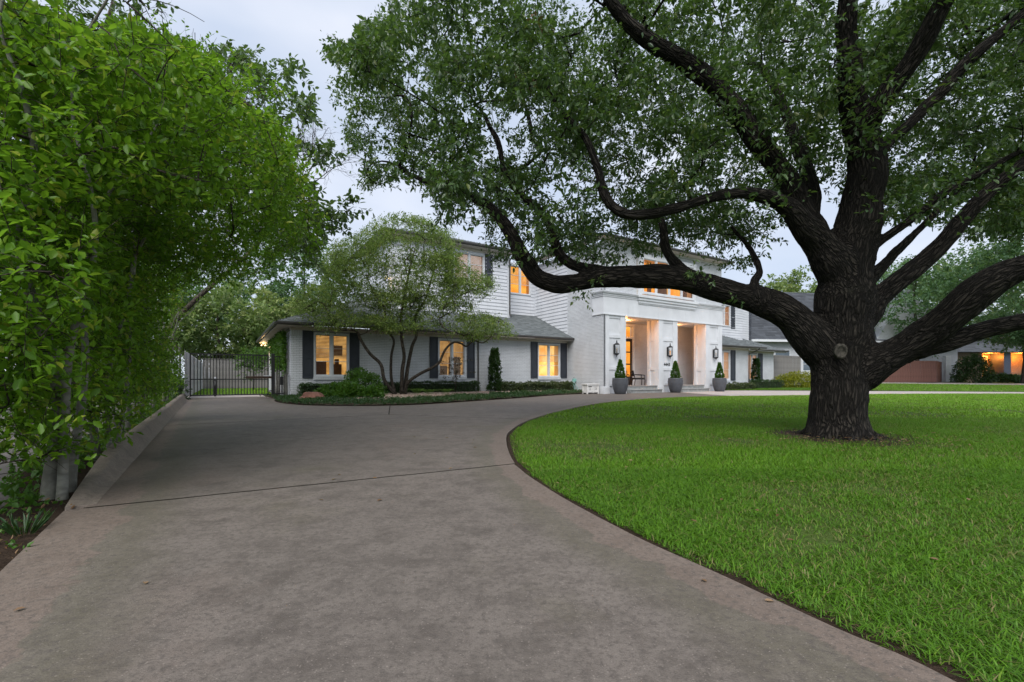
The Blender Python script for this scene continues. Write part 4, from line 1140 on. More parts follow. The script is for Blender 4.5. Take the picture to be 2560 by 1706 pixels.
def planter(s, t, label, plabel):
    r = empty('planter', W(s, t)); tag(r, label, 'planter', 'grey urn planters in front of the porch')
    m = MB(); m.lathe([(0.27, 0.0), (0.29, 0.02), (0.36, 0.22), (0.425, 0.48), (0.44, 0.66), (0.42, 0.82), (0.425, 0.86), (0.40, 0.87), (0.385, 0.80)], 28); m.build('pot', MAT['planter'], r)
    m = MB(); m.lathe([(0.0, 0.79), (0.386, 0.79), (0.38, 0.81), (0.0, 0.83)], 20); m.build('soil', MAT['soil'], r)
    q = empty('topiary_cone', W(s, t, 0.81)); tag(q, plabel, 'shrub', 'clipped cone shrubs in the planters')
    m = MB(); m.tube([(0, 0, 0), (0.01, 0, 0.5), (0, 0, 0.98)], [0.02, 0.015, 0.006], 6); m.build('stem', MAT['brown_bark'], q)
    h = RNG.uniform(0.0, 1, 420) ** 1.3; a = RNG.uniform(0, 2 * math.pi, 420)
    rad = (0.27 * (1 - h) + 0.03) * RNG.uniform(0.75, 1.05, 420) * np.where(h < 0.08, 0.8, 1)
    pts = np.stack([rad * np.cos(a), rad * np.sin(a), 0.06 + h * 0.98], 1)
    leaf_obj('foliage', clump_leaves(pts, 12, 0.066, 0.6, out=np.stack([np.cos(a), np.sin(a), np.full(420, 0.9)], 1)), 'shrub_leaf', q, hexa=False)
    a = RNG.uniform(0, 2 * math.pi, 90); rr = RNG.uniform(0.15, 0.40, 90)
    leaf_obj('trailing_cover', clump_leaves(np.stack([rr * np.cos(a), rr * np.sin(a), 0.04 + 0 * a], 1), 4, 0.05), 'cover_leaf', q)
planter(18.38, 18.25, 'round dark grey planter in front of the leftmost column', 'clipped green cone shrub in the leftmost planter')
planter(22.95, 18.25, 'round dark grey planter in front of the middle column', 'clipped green cone shrub below the house number')
planter(27.28, 18.25, 'round dark grey planter in front of the rightmost column', 'clipped green cone shrub in the rightmost planter')

def armchair(s, t, rz, label):
    r = empty('armchair', W(s, t, PF), HA + rz); tag(r, label, 'chair', 'black armchairs on the porch')
    for x in (-0.3, 0.3):
        m = MB(); m.tube([(x, -0.30, 0.0), (x, -0.31, 0.30), (x, -0.27, 0.62)], [0.022, 0.026, 0.024], 6); m.build('leg', MAT['chair_black'], r)
        m = MB(); m.tube([(x, 0.34, 0.0), (x, 0.29, 0.35), (x * 0.95, 0.40, 0.90)], [0.022, 0.028, 0.022], 6); m.build('leg', MAT['chair_black'], r)
        m = MB(); m.tube([(x, 0.33, 0.66), (x * 1.03, 0.0, 0.655), (x, -0.30, 0.62)], [0.025, 0.03, 0.026], 6); m.build('armrest', MAT['chair_black'], r)
    m = MB(); m.cham(-0.29, 0.29, -0.30, 0.30, 0.36, 0.48, 0.03); m.build('seat', MAT['chair_black'], r)
    m = MB()
    m.tube([(-0.29, 0.40, 0.88), (0, 0.43, 0.91), (0.29, 0.40, 0.88)], 0.028, 6); m.tube([(-0.29, 0.32, 0.56), (0, 0.34, 0.57), (0.29, 0.32, 0.56)], 0.02, 6); b = m.build('backrest', MAT['chair_black'], r)
    for k in range(7):
        x = -0.22 + k * 0.44 / 6
        m = MB(); m.tube([(x, 0.335, 0.57), (x, 0.41, 0.89)], 0.012, 5); m.build('spindle', MAT['chair_black'], b)
    return r
armchair(20.75, 20.35, math.radians(-35), 'black armchair nearer the lit front door')
armchair(21.75, 20.05, math.radians(60), 'black armchair on the porch nearer the middle column')

b_ = empty('storage_bench', W(17.22, 19.35), HA); tag(b_, 'weathered low white storage bench against the white brick wall', 'bench')
m = MB(); m.cham(-0.46, 0.46, -0.24, 0.24, 0.505, 0.56, 0.008); m.build('lid', MAT['crate_paint'], b_)
m = MB(); m.box(-0.41, 0.41, -0.195, 0.195, 0.07, 0.504); m.build('body', MAT['crate_paint'], b_)
for x in (-0.43, 0.36):
    for y in (-0.215, 0.145):
        m = MB(); m.box(x, x + 0.07, y, y + 0.07, 0.0, 0.503); m.build('leg', MAT['crate_paint'], b_)
for x0, x1 in ((-0.355, -0.03), (0.03, 0.355)):
    for z0_, z1_ in ((0.10, 0.16), (0.43, 0.49)):
        m = MB(); m.box(x0, x1, -0.212, -0.197, z0_, z1_); m.build('rail', MAT['crate_paint'], b_)
m = MB(); m.box(-0.03, 0.03, -0.214, -0.196, 0.04, 0.50); m.build('stile', MAT['crate_paint'], b_)
m = MB(); m.box(-0.33, -0.08, -0.2, -0.1965, 0.38, 0.42); m.build('grip_slot', MAT['dark_gap'], b_)  # dark plate on the solid body; its colour stands for the shade of a cutout
m = MB()
for (x0, z0, x1, z1) in ((-0.28, 0.20, -0.14, 0.34), (-0.24, 0.33, -0.18, 0.20), (0.1, 0.2, 0.26, 0.34), (0.14, 0.33, 0.2, 0.36), (0.24, 0.22, 0.28, 0.35)):
    m.tube([(x0, -0.198, z0), ((x0 + x1) / 2 + 0.015, -0.2, (z0 + z1) / 2), (x1, -0.198, z1)], 0.006, 4)
m.build('twig_ornament', MAT['dark_gap'], b_)

hz_ = empty('garden_hose', W(17.7, 21.0), HA); tag(hz_, 'pale green garden hose hanging from a wall tap to the ground', 'hose')
m = MB(); m.tube([(-0.02, 0.3, 0.75), (-0.10, 0.28, 0.80), (-0.14, 0.2, 0.70), (-0.16, 0.0, 0.45), (-0.18, -0.25, 0.2), (-0.22, -0.55, 0.06), (-0.35, -0.8, 0.04)], 0.014, 6)
m.tube([(-0.02, 0.32, 0.72), (-0.12, 0.30, 0.70), (-0.15, 0.25, 0.58), (-0.2, 0.1, 0.35), (-0.24, -0.1, 0.10)], 0.014, 6); m.build('hose', MAT['hose'], hz_)
m = MB(); m.cham(-0.13, 0.08, 0.22, 0.38, 0.66, 0.84, 0.02); m.build('hanger', MAT['hose'], hz_)
m = MB(); m.lathe([(0.02, 0), (0.02, 0.06), (0.045, 0.07), (0.045, 0.085)], 8); m.build('tap', MAT['meter_grey'], hz_, (-0.05, 0.30, 0.85))

# wall boxes on the left corner
mt = empty('utility_box', W(2.47, 22.35), HA); tag(mt, 'small grey utility boxes on the left corner of the house', 'utility box')
m = MB(); m.cham(-0.09, 0.0, -0.08, 0.08, 0.62, 0.92, 0.01); m.build('box', MAT['meter_grey'], mt)
m = MB(); m.cham(-0.05, 0.0, -0.05, 0.05, 0.95, 1.05, 0.01); m.build('cover', MAT['meter_grey'], mt)
m = MB(); m.tube([(-0.04, 0, 0.0), (-0.04, 0, 0.62)], 0.018, 6); m.build('conduit', MAT['meter_grey'], mt)
m = MB(); m.cham(-0.03, 0.0, -0.03, 0.03, 1.6, 2.0, 0.008); m.build('thermometer', MAT['meter_grey'], mt)

def flood_light(loc, label, energy=60, rz=HA):
    r = empty('flood_light', loc, rz); tag(r, label, 'flood light', 'lit flood lights under the eaves')
    m = MB(); m.lathe([(0.06, -0.03), (0.06, 0.0), (0.02, 0.0)], 10); m.build('base', MAT['white_metal'], r)
    for sx in (-0.11, 0.11):
        m = MB(); m.lathe([(0.02, 0.10), (0.035, 0.06), (0.055, 0.0)], 10); o = m.build('head', MAT['white_metal'], r, (sx, -0.06, -0.13), (math.radians(-35), 0, 0))
        m = MB(); m.lathe([(0.0, -0.004), (0.05, -0.004), (0.05, -0.001), (0.0, -0.001)], 10); m.build('bulb', MAT['lamp_glow'], o)
    ld = bpy.data.lights.new('flood_lamp', 'POINT'); ld.energy = energy; ld.color = (1.0, 0.62, 0.28); ld.shadow_soft_size = 0.06
    lo = bpy.data.objects.new('flood_lamp', ld); COL.objects.link(lo); lo.parent = r; lo.location = (0, -0.16, -0.24)
flood_light(W(2.15, 33.5, 3.09), 'lit flood light at the far end of the left eave', 9)
flood_light(W(7.35, 24.3, 6.3), 'lit flood light on the corner of the upper storey behind the small tree', 5)

# ------------------------------------------------------------------ gate and fences
TG = 24.2
gt = empty('iron_gate', W(-1.25, TG), HA); tag(gt, 'black iron driveway gate of thin upright bars', 'gate')
GW = 3.02
for z0, z1 in ((0.10, 0.15), (0.80, 0.845), (1.90, 1.96)):
    m = MB(); m.box(0.05, GW - 0.05, -0.022, 0.022, z0, z1); m.build('rail', MAT['black_metal'], gt)
for x in (0.0, GW - 0.05):
    m = MB(); m.box(x, x + 0.05, -0.026, 0.026, 0.08, 1.97); m.build('stile', MAT['black_metal'], gt)
m = MB(); m.box(-0.016, 0.016, -0.016, 0.016, 0.15, 1.90); pk = m.build('bar', MAT['black_metal'], gt, (0.16, 0, 0))
for k in range(1, 24):
    c = pk.copy(); COL.objects.link(c); c.parent = gt; c.location = (0.16 + k * (GW - 0.32) / 23, 0, 0)
ga = empty('gate_opener', W(1.9, TG - 0.09), HA); tag(ga, 'dark brown gate opener arm fixed to the gate post', 'gate opener')
m = MB(); m.cham(-1.05, 0.0, -0.05, 0.03, 0.86, 0.96, 0.012); m.build('housing', MAT['door_wood'], ga)
m = MB(); m.box(-1.15, -1.05, -0.02, 0.0, 0.89, 0.92); m.build('rod', MAT['black_metal'], ga)
m = MB(); m.cham(-0.35, -0.08, -0.045, 0.025, 0.961, 1.0, 0.01); m.build('motor_cap', MAT['meter_grey'], ga)
gp = empty('gate_post', W(1.95, TG), HA); tag(gp, 'thick black square steel gate post', 'post')
m = MB(); m.box(-0.07, 0.07, -0.07, 0.07, 0.0, 1.98); m.build('shaft', MAT['black_metal'], gp)
m = MB(); m.cham(-0.08, 0.08, -0.08, 0.08, 1.981, 2.02, 0.015); m.build('cap', MAT['black_metal'], gp)
for z in (0.25, 1.7):
    m = MB(); m.box(-0.16, -0.071, -0.02, 0.02, z, z + 0.06); m.build('hinge', MAT['black_metal'], gp)
sf = empty('side_fence', W(2.03, TG), HA); tag(sf, 'narrow black iron fence panel between gate post and ivy wall', 'fence')
for z in (0.12, 1.86):
    m = MB(); m.box(0.0, 0.37, -0.018, 0.018, z, z + 0.045); m.build('rail', MAT['black_metal'], sf)
for x in (0.10, 0.20, 0.30):
    m = MB(); m.box(x - 0.01, x + 0.01, -0.01, 0.01, 0.165, 1.86); m.build('bar', MAT['black_metal'], sf)
m = MB(); m.box(0.372, 0.42, -0.024, 0.024, 0.0, 1.2); m.build('stile', MAT['black_metal'], sf)
m = MB(); m.cham(0.22, 0.37, -0.06, -0.02, 0.55, 0.95, 0.012); m.build('lock_box', MAT['black_metal'], sf)
bo = empty('yard_post', W(-0.35, 26.4), 0); tag(bo, 'short black post standing behind the gate bars', 'post')
m = MB(); m.tube([(0, 0, 0), (0, 0, 0.78)], 0.05, 8); m.build('shaft', MAT['black_metal'], bo)
m = MB(); m.lathe([(0.03, 0.781), (0.075, 0.80), (0.08, 0.88), (0.03, 0.93)], 10); m.build('head', MAT['meter_grey'], bo)

def board_fence(p0, p1, h, mat, label, bw=0.14, z0=0.0, rails=True, cap=False, jit=0.012, group=None, board_on=0.05):
    p0, p1 = Vector(p0), Vector(p1); d = p1 - p0; L = d.length; ang = math.atan2(d.y, d.x)
    r = empty('board_fence', (p0.x, p0.y, z0), ang); tag(r, label, 'fence', group)
    mm = MB(); mm.cham(0.004, bw - 0.004, -0.011, 0.011, 0.03, h, 0.004)
    me = None; n = int(L / bw)
    for k in range(n):
        if me is None:
            o = mm.build('board', MAT[mat], r, (0, 0, 0)); me = o.data
        else:
            o = link('board', me, None, r)
        o.location = (k * bw, random.uniform(-0.004, 0.004), random.uniform(-jit, jit)); o.rotation_euler = (random.uniform(-0.006, 0.006), random.uniform(-0.004, 0.004), 0)
    if rails:
        for z in (0.3, h - 0.3):
            m = MB(); m.box(0, L, 0.02, 0.06, z, z + 0.09); m.build('rail', MAT[mat], r)
    if cap:
        m = MB(); m.box(-0.01, L + 0.01, -0.05, 0.05, h + 0.02, h + 0.06); m.build('cap_rail', MAT[mat], r)
    return r
board_fence(W(-1.42, 24.3), W(-1.42, 43.8), 2.05, 'fence_pale', 'pale weathered board fence running back along the left of the yard')
board_fence(W(-1.42, 44.0), W(13, 44.0), 2.35, 'fence_grey', 'dark grey board fence closing the yard behind the gate', cap=True)
board_fence(W(-1.55, 23.3), W(-1.55, 24.2), 2.25, 'fence_grey', 'short grey board fence end beside the left hedge')
board_fence(W(40.7, 22.6), W(46.5, 22.6), 2.72, 'fence_grey', 'tall grey board fence beside the right end of the house', z0=0.2)
board_fence((37.4, 48.4, 0), (45.2, 49.1, 0), 2.3, 'fence_red', 'red brown board fence seen under the oak limb, face towards us', bw=0.3, z0=0.38)
board_fence((45.22, 49.15, 0), (49.6, 53.2, 0), 2.3, 'fence_red', 'red brown board fence return receding beside the brick house', bw=0.3, z0=0.38)

# ------------------------------------------------------------------ neighbouring houses
def simple_house(name, loc, rz, label):
    r = empty(name, loc, rz); return tag(r, label, 'house')
def flat_window(par, pl, u0, u1, z0, z1, room, bars=1):
    m = MB(); f = 0.09
    for a in ((u0, u0 + f, z0, z1), (u1 - f, u1, z0, z1), (u0 + f, u1 - f, z0, z0 + f), (u0 + f, u1 - f, z1 - f, z1)): pl.box(m, *a, 0.002, 0.05)
    w = m.build('window', MAT['trim'], par)
    m = MB(); pl.box(m, u0 + f, u1 - f, z0 + f, z1 - f, 0.003, 0.012); m.build('pane', MAT[room], w)
    for k in range(1, bars + 1):
        zz = z0 + (z1 - z0) * k / (bars + 1)
        m = MB(); pl.box(m, u0 + f, u1 - f, zz - 0.02, zz + 0.02, 0.013, 0.035); m.build('glazing_bar', MAT['trim'], w)
    return w
plain('dull_glass', (0.10, 0.13, 0.16), 0.12, 0.2, 2, spec=0.6)
# grey sided two-storey house behind the oak trunk
n1 = simple_house('sided_house', P(1960, 868, 52) * 1.0, math.radians(8), 'pale grey sided house with steep dark roof behind the oak trunk')
n1.location.z = 0.4
f1 = Plane((0, 0, 0), (1, 0, 0), (0, -1, 0))
m = MB(); m.box(-12.5, 14, 0.16, 9, 0, 4.6); m.build('wall', MAT['neighbour_siding'], n1)
g_ = MB(); g_.add([(2.5, -0.4, 4.6), (11.5, -0.4, 4.6), (7.0, -0.4, 10.6), (2.5, 5, 4.6), (11.5, 5, 4.6), (7.0, 5, 10.6)], [(0, 1, 2), (5, 4, 3), (0, 2, 5, 3), (1, 4, 5, 2)]); gb = g_.build('gable_wall', MAT['neighbour_siding'], n1)
for k in range(26):
    z = 4.62 + k * 0.22; hw = 4.5 * (10.6 - z) / 6.0
    m = MB(); f1.box(m, 7 - hw, 7 + hw, z, z + 0.20, 0.401, 0.425); m.build('siding_board', MAT['neighbour_siding'], gb)
d_ = MB(); d_.box(-6.0, -1.0, -0.3, 4, 4.55, 6.6); dm = d_.build('dormer', MAT['neighbour_siding'], n1)
for k in range(9):
    m = MB(); f1.box(m, -6.0, -1.0, 4.62 + k * 0.22, 4.82 + k * 0.22, 0.301, 0.325); m.build('siding_board', MAT['neighbour_siding'], dm)
roof_plane([(-12.9, -0.6, 4.6), (14.4, -0.6, 4.6), (14.4, 5.5, 10.9), (-8.5, 5.5, 10.9)], n1, 'shingle_dark', 0.3, sw=0.6)
roof_plane([(-12.9, 11, 4.6), (-12.9, -0.6, 4.6), (-8.5, 5.5, 10.9)], n1, 'shingle_dark', 0.3, sw=0.6)
roof_plane([(-7.2, -0.55, 6.55), (0.2, -0.55, 6.55), (-1.5, 3.5, 8.8), (-5.5, 3.5, 8.8)], n1, 'shingle_dark', 0.3, sw=0.6)
m = MB(); m.box(-12.9, 14.4, -0.75, -0.61, 4.38, 4.62); m.build('fascia', MAT['trim'], n1)
f1b = Plane((0, 0.16, 0), (1, 0, 0), (0, -1, 0))
for u in (-9.6, -6.2, -3.0): flat_window(n1, f1b, u, u + 1.9, 1.2, 3.6, 'dull_glass', 2)
# tan brick house with the glowing porch at the right edge
n2 = simple_house('brick_house', P(2140, 868, 57), math.radians(-4), 'tan brick house with glowing orange porch at the right edge'); n2.location.z = 0.42
f2 = Plane((0, 0, 0), (1, 0, 0), (0, -1, 0))
brick_wall(f2, 0.0, 5.9, 0, 3.6, [], n2, 'tan_brick', 'tan_brick', bw=0.42, bh=0.14)
brick_wall(Plane((0, 1.6, 0), (1, 0, 0), (0, -1, 0)), 5.9, 26, 0, 3.6, [], n2, 'tan_brick', 'tan_brick', bw=0.42, bh=0.14)
m = MB(); m.box(8.1, 8.9, -0.3, 1.4, 0, 3.5); m.build('porch_wall', MAT['navy_paint'], n2)
m = MB(); m.box(5.6, 26, -0.4, 1.7, 3.5, 3.65); m.build('porch_ceiling', MAT['soffit'], n2)
fw2 = Plane((0, 1.6, 0), (1, 0, 0), (0, -1, 0))
flat_window(n2, fw2, 6.9, 7.9, 0.5, 3.2, 'lit_room_orange', 3)
m = MB(); fw2.box(m, 6.35, 6.85, 0.45, 3.2, 0.01, 0.05); m.build('shutter', MAT['door_wood'], n2)
flat_window(n2, fw2, 9.2, 9.8, 0.2, 3.2, 'lit_room_orange', 4)
m = MB(); fw2.box(m, 12.0, 13.6, 0.05, 2.9, 0.01, 0.06); m.build('door', MAT['cream_room'], n2)
for u in (11.8, 14.0, 18.0):
    m = MB(); m.box(u, u + 0.22, -0.3, -0.08, 0, 3.5); m.build('porch_post', MAT['soffit'], n2)
roof_plane([(-0.8, -0.8, 3.6), (26.5, -0.8, 3.6), (22, 6, 7.0), (4, 6, 7.0)], n2, 'shingle_dark', 0.3, sw=0.6)
roof_plane([(-0.8, 12, 3.6), (-0.8, -0.8, 3.6), (4, 6, 7.0)], n2, 'shingle_dark', 0.3, sw=0.6)
for u in (7.4, 11.0, 15.0):
    ld = bpy.data.lights.new('porch_lamp', 'POINT'); ld.energy = 120; ld.color = (1.0, 0.29, 0.04); ld.shadow_soft_size = 0.1
    lo = bpy.data.objects.new('porch_lamp', ld); COL.objects.link(lo); lo.parent = n2; lo.location = (u, 0.7, 3.0)
ch2 = armchair(0, 0, 0, 'dark armchair on the glowing porch of the brick house'); ch2.location = P(2274, 868, 57.6); ch2.location.z = 0.5; ch2.rotation_euler = (0, 0, math.radians(70)); del ch2['group']
dsx = empty('white_column', (49.9, 52.9, 0.4), 0); tag(dsx, 'white square column standing beside the red brown fence', 'column')
m = MB(); m.box(-0.3, 0.3, -0.2, 0.2, 0, 3.0); m.build('shaft', MAT['white_metal'], dsx); m = MB(); m.box(-0.36, 0.36, -0.26, 0.26, 0, 0.25); m.build('base', MAT['white_metal'], dsx)
# dark roofed brick house behind the yard fence
n3 = simple_house('brick_house', W(8, 58), HA, 'dark roofed brick house behind the back fence beyond the gate')
m = MB(); m.box(-9, 12, 0, 8, 0, 2.9); m.build('wall', MAT['red_brick'], n3)
roof_plane([(-9.6, -0.6, 2.9), (12.6, -0.6, 2.9), (7, 5, 5.4), (-4, 5, 5.4)], n3, 'shingle_dark', 0.3, sw=0.6)
roof_plane([(-9.6, 10, 2.9), (-9.6, -0.6, 2.9), (-4, 5, 5.4)], n3, 'shingle_dark', 0.3, sw=0.6)
# brick house beyond the left trees
n4 = simple_house('brick_house', W(-9.0, 11.5), HA, 'tan brick house with lit orange window glimpsed through the left trees')
sl4 = Plane((0, 0, 0), (0, 1, 0), (1, 0, 0)); fr4 = Plane((0, 0, 0), (1, 0, 0), (0, -1, 0))
m = MB(); m.box(-8, 0, 0, 16, 0, 3.2); m.build('wall', MAT['tan_brick'], n4)
flat_window(n4, fr4, -1.9, -0.7, 0.9, 2.4, 'lit_room_orange', 2)
flat_window(n4, sl4, 2.0, 3.4, 1.0, 2.4, 'lit_room_orange', 2)
roof_plane([(0.7, -0.7, 3.1), (0.7, 17, 3.1), (-4, 13, 5.6), (-4, 4.0, 5.6)], n4, 'shingle_dark', 0.3, sw=0.6)
roof_plane([(-8.7, -0.7, 3.1), (0.7, -0.7, 3.1), (-4, 4.0, 5.6)], n4, 'shingle_dark', 0.3, sw=0.6)
# power lines far behind the house
for dz, lb in ((0.0, 'lower of two thin overhead wires beyond the left end of the house'), (0.45, 'upper of two thin overhead wires beyond the left end of the house')):
    m = MB(); m.tube([(-60 + k * 8, 62, 8.0 + dz + 0.012 * (k - 5) ** 2) for k in range(11)], 0.018, 4)
    tag(m.build('overhead_wire', MAT['black_metal']), lb, 'wire', 'overhead wires')

# ------------------------------------------------------------------ big oak on the lawn
oak = empty('oak_tree', (4.95, 7.3, 0)); tag(oak, 'huge spreading oak with dark furrowed trunk on the front lawn', 'tree')
OFF = np.array([4.95, 7.3, 0.0])
def limb(spec, off=OFF):
    out = []
    for (x, y, w, D) in spec:
        p = P(x, y, D); k = (x - CXP) / FP
        out.append((np.array(p) - off, w * D / (2 * FP) * 0.95 / math.sqrt(1 + k * k)))
    return out
L_trunk = [(1922, 1030, 175, 7.2), (1922, 1000, 162, 7.25), (1925, 960, 148, 7.3), (1925, 900, 146, 7.35), (1928, 830, 160, 7.4), (1938, 760, 165, 7.4), (1942, 690, 150, 7.4), (1950, 610, 135, 7.4), (1968, 530, 128, 7.4), (1985, 440, 112, 7.35), (1988, 360, 98, 7.3), (1978, 285, 92, 7.2), (1965, 240, 72, 7.1), (1955, 190, 62, 7.0), (1950, 110, 60, 6.9), (1945, 40, 54, 6.8), (1950, -60, 48, 6.6), (1960, -160, 36, 6.4)]
L_A = [(1938, 910, 50, 7.4), (1905, 838, 95, 7.4), (1862, 775, 102, 7.4), (1800, 715, 80, 7.4), (1730, 687, 70, 7.45), (1660, 668, 66, 7.5), (1590, 648, 62, 7.55), (1500, 636, 58, 7.65), (1410, 634, 50, 7.75), (1330, 648, 44, 7.85), (1275, 655, 44, 7.9), (1235, 635, 44, 7.95), (1205, 590, 40, 8.0), (1175, 540, 34, 8.05), (1140, 495, 29, 8.1), (1105, 462, 24, 8.2), (1050, 437, 18, 8.3), (990, 422, 14, 8.4), (930, 395, 11, 8.5)]
L_A2 = [(1440, 632, 34, 7.75), (1370, 622, 30, 7.85), (1310, 605, 27, 7.95), (1280, 575, 24, 8.0), (1268, 530, 22, 8.1), (1240, 485, 20, 8.2), (1190, 440, 18, 8.3), (1160, 395, 15, 8.4), (1145, 330, 13, 8.5), (1110, 260, 11, 8.6)]
L_A3 = [(1610, 648, 40, 7.5), (1560, 615, 32, 7.7), (1530, 570, 24, 7.9), (1520, 510, 18, 8.1), (1490, 440, 14, 8.3)]
L_A4 = [(1740, 690, 30, 7.4), (1735, 650, 26, 7.5), (1745, 620, 20, 7.6), (1720, 570, 14, 7.8), (1680, 520, 11, 8.0)]
L_B = [(1945, 690, 60, 7.4), (1928, 635, 110, 7.4), (1890, 570, 92, 7.3), (1850, 520, 74, 7.2), (1805, 475, 56, 7.1), (1750, 450, 36, 7.0), (1690, 445, 28, 6.9), (1620, 458, 26, 6.85), (1550, 480, 26, 6.8), (1480, 494, 27, 6.8), (1428, 488, 25, 6.8), (1392, 450, 24, 6.8), (1372, 385, 21, 6.8), (1345, 315, 18, 6.85), (1295, 262, 15, 6.9), (1262, 210, 12, 7.0), (1240, 140, 11, 7.0)]
L_B1 = [(1900, 590, 80, 7.5), (1850, 500, 64, 7.6), (1815, 425, 56, 7.7), (1765, 350, 56, 7.7), (1710, 280, 54, 7.7), (1655, 210, 50, 7.6), (1590, 155, 46, 7.5), (1525, 115, 42, 7.4), (1465, 72, 36, 7.3), (1415, 25, 31, 7.2), (1380, -40, 26, 7.1), (1340, -130, 22, 7.0)]
L_B2 = [(1860, 540, 56, 7.6), (1868, 460, 46, 7.9), (1850, 380, 40, 8.2), (1820, 300, 32, 8.5), (1790, 220, 24, 8.8), (1750, 150, 18, 9.0)]
L_C2 = [(1980, 300, 76, 7.2), (2010, 260, 64, 7.0), (2055, 190, 62, 6.8), (2105, 125, 62, 6.6), (2145, 55, 60, 6.4), (2185, -25, 58, 6.2), (2230, -120, 50, 6.0)]
L_C3 = [(1985, 400, 60, 7.4), (2040, 330, 34, 7.6), (2090, 285, 34, 7.7), (2150, 225, 36, 7.7), (2215, 150, 38, 7.6), (2285, 90, 38, 7.5), (2350, 35, 36, 7.4), (2430, -20, 32, 7.3)]
L_D = [(1985, 580, 44, 7.4), (2035, 545, 28, 7.3), (2095, 505, 26, 7.2), (2170, 445, 24, 7.1), (2250, 400, 23, 7.0), (2353, 345, 22, 6.9), (2440, 310, 20, 6.8)]
L_E = [(1935, 790, 50, 7.4), (1965, 740, 100, 7.4), (2010, 690, 74, 7.3), (2065, 650, 60, 7.2), (2130, 595, 57, 7.1), (2190, 530, 52, 7.0), (2250, 462, 48, 6.9), (2310, 410, 46, 6.8), (2380, 355, 43, 6.7), (2470, 300, 38, 6.6)]
L_F = [(1925, 925, 50, 7.4), (1962, 868, 115, 7.35), (2005, 836, 114, 7.2), (2065, 805, 98, 7.0), (2130, 770, 104, 6.75), (2185, 725, 108, 6.5), (2240, 675, 108, 6.3), (2300, 636, 100, 6.1), (2360, 608, 92, 5.9), (2440, 580, 84, 5.7), (2540, 540, 72, 5.5)]
L_F2 = [(2100, 805, 84, 6.9), (2165, 785, 78, 6.75), (2225, 770, 66, 6.6), (2290, 752, 60, 6.45), (2360, 735, 56, 6.3), (2450, 715, 50, 6.1), (2550, 690, 44, 5.9)]
L_G = [(1990, 650, 40, 7.6), (2040, 600, 30, 7.9), (2080, 560, 24, 8.2), (2140, 500, 20, 8.5), (2210, 430, 16, 8.8)]
roots = []
for ang, ln in ((-2.6, 0.95), (-1.9, 1.0), (-1.15, 0.9), (-0.5, 0.95), (0.4, 0.9), (1.6, 0.9), (2.6, 0.9)):
    dx, dy = math.cos(ang), math.sin(ang)
    rc_ = np.array([0.22, 0.02, 0.0])
    roots.append([(rc_ + p_, r_) for p_, r_ in [(np.array([dx * 0.10, dy * 0.10, 0.70]), 0.17), (np.array([dx * 0.21, dy * 0.21, 0.36]), 0.15), (np.array([dx * 0.33, dy * 0.33, 0.10]), 0.11), (np.array([dx * 0.48 * ln, dy * 0.48 * ln, 0.0]), 0.07), (np.array([dx * 0.66 * ln, dy * 0.66 * ln, -0.04]), 0.045), (np.array([dx * 0.9 * ln, dy * 0.9 * ln, -0.09]), 0.03)]])
oak_limbs = [limb(s_) for s_ in (L_trunk, L_A, L_A2, L_A3, L_A4, L_B, L_B1, L_B2, L_C2, L_C3, L_D, L_E, L_F, L_F2, L_G)]
trunk_o, oak_axis = wood('trunk', oak_limbs, 'oak_bark', oak, 0.029, 14, 6, 0.020, roots)
# pruned knot on the trunk
kn = MB(); kn.lathe([(0.20, -0.05), (0.19, 0.03), (0.13, 0.05), (0.12, 0.025), (0.0, 0.03)], 14)
plain('scar_wood', (0.055, 0.05, 0.04), 0.9, 0.6, 14, bump=0.8, bscale=40)
kn.v = [(x_ * (1 + 0.25 * mnoise.noise((x_ * 9, y_ * 9, 1.0))), y_ * (1 + 0.25 * mnoise.noise((x_ * 9, y_ * 9, 5.0))), z_ + 0.03 * mnoise.noise((x_ * 14, y_ * 14, z_ * 9))) for x_, y_, z_ in kn.v]
ko = kn.build('pruning_scar', MAT['scar_wood'], oak); kp = np.array(P(1932, 808, 6.955)) - OFF
ko.location = kp; ko.rotation_euler = (math.radians(90), 0, math.radians(-18)); ko.scale = (0.46, 0.60, 0.7)

def sample_volume(n, lo, hi, ok):
    out = []
    tot = 0
    while tot < n:
        q = RNG.uniform(lo, hi, (n * 3, 3)); q = q[ok(q)]
        out.append(q); tot += len(q)
    return np.concatenate(out)[:n]
oak_poly = [(870, -40), (885, 30), (820, 60), (830, 95), (745, 95), (765, 145), (800, 165), (742, 205), (772, 262), (795, 335), (835, 388), (812, 428), (880, 438), (965, 425), (1005, 462), (995, 512), (1060, 520), (1110, 560), (1125, 612), (1235, 600), (1300, 596), (1400, 612), (1500, 604), (1610, 590), (1700, 628), (1765, 612), (1800, 570), (1830, 480), (1880, 420), (1960, 470), (2010, 520), (2110, 500), (2200, 545), (2300, 540), (2420, 575), (2500, 400), (2500, -40)]
AX = oak_axis + OFF
ax_kd = kdtree.KDTree(len(AX))
for i, a in enumerate(AX): ax_kd.insert(a, i)
ax_kd.balance()
def oak_ok(q):
    x, y = proj(q)
    m = inpoly(x, y, oak_poly)
    nz = np.array([mnoise.noise((p[0] * 0.8, p[1] * 0.8, p[2] * 0.9)) for p in q])
    return m & (nz > -0.10)
c_back = sample_volume(980, (-4.5, 7.7, 2.6), (13, 12.0, 9.5), oak_ok)
c_mid = sample_volume(230, (-3.5, 6.3, 2.6), (11, 7.7, 8.2), oak_ok)
c_in = np.concatenate([c_back, c_mid])
def oak_off(q):
    x, y = proj(q)
    out_ = (y < -60) | (x > 2480)
    return out_ & (((q[:, 0] - 5) / 8.5) ** 2 + ((q[:, 1] - 7.5) / 7.0) ** 2 + ((q[:, 2] - 6) / 4.5) ** 2 < 1)
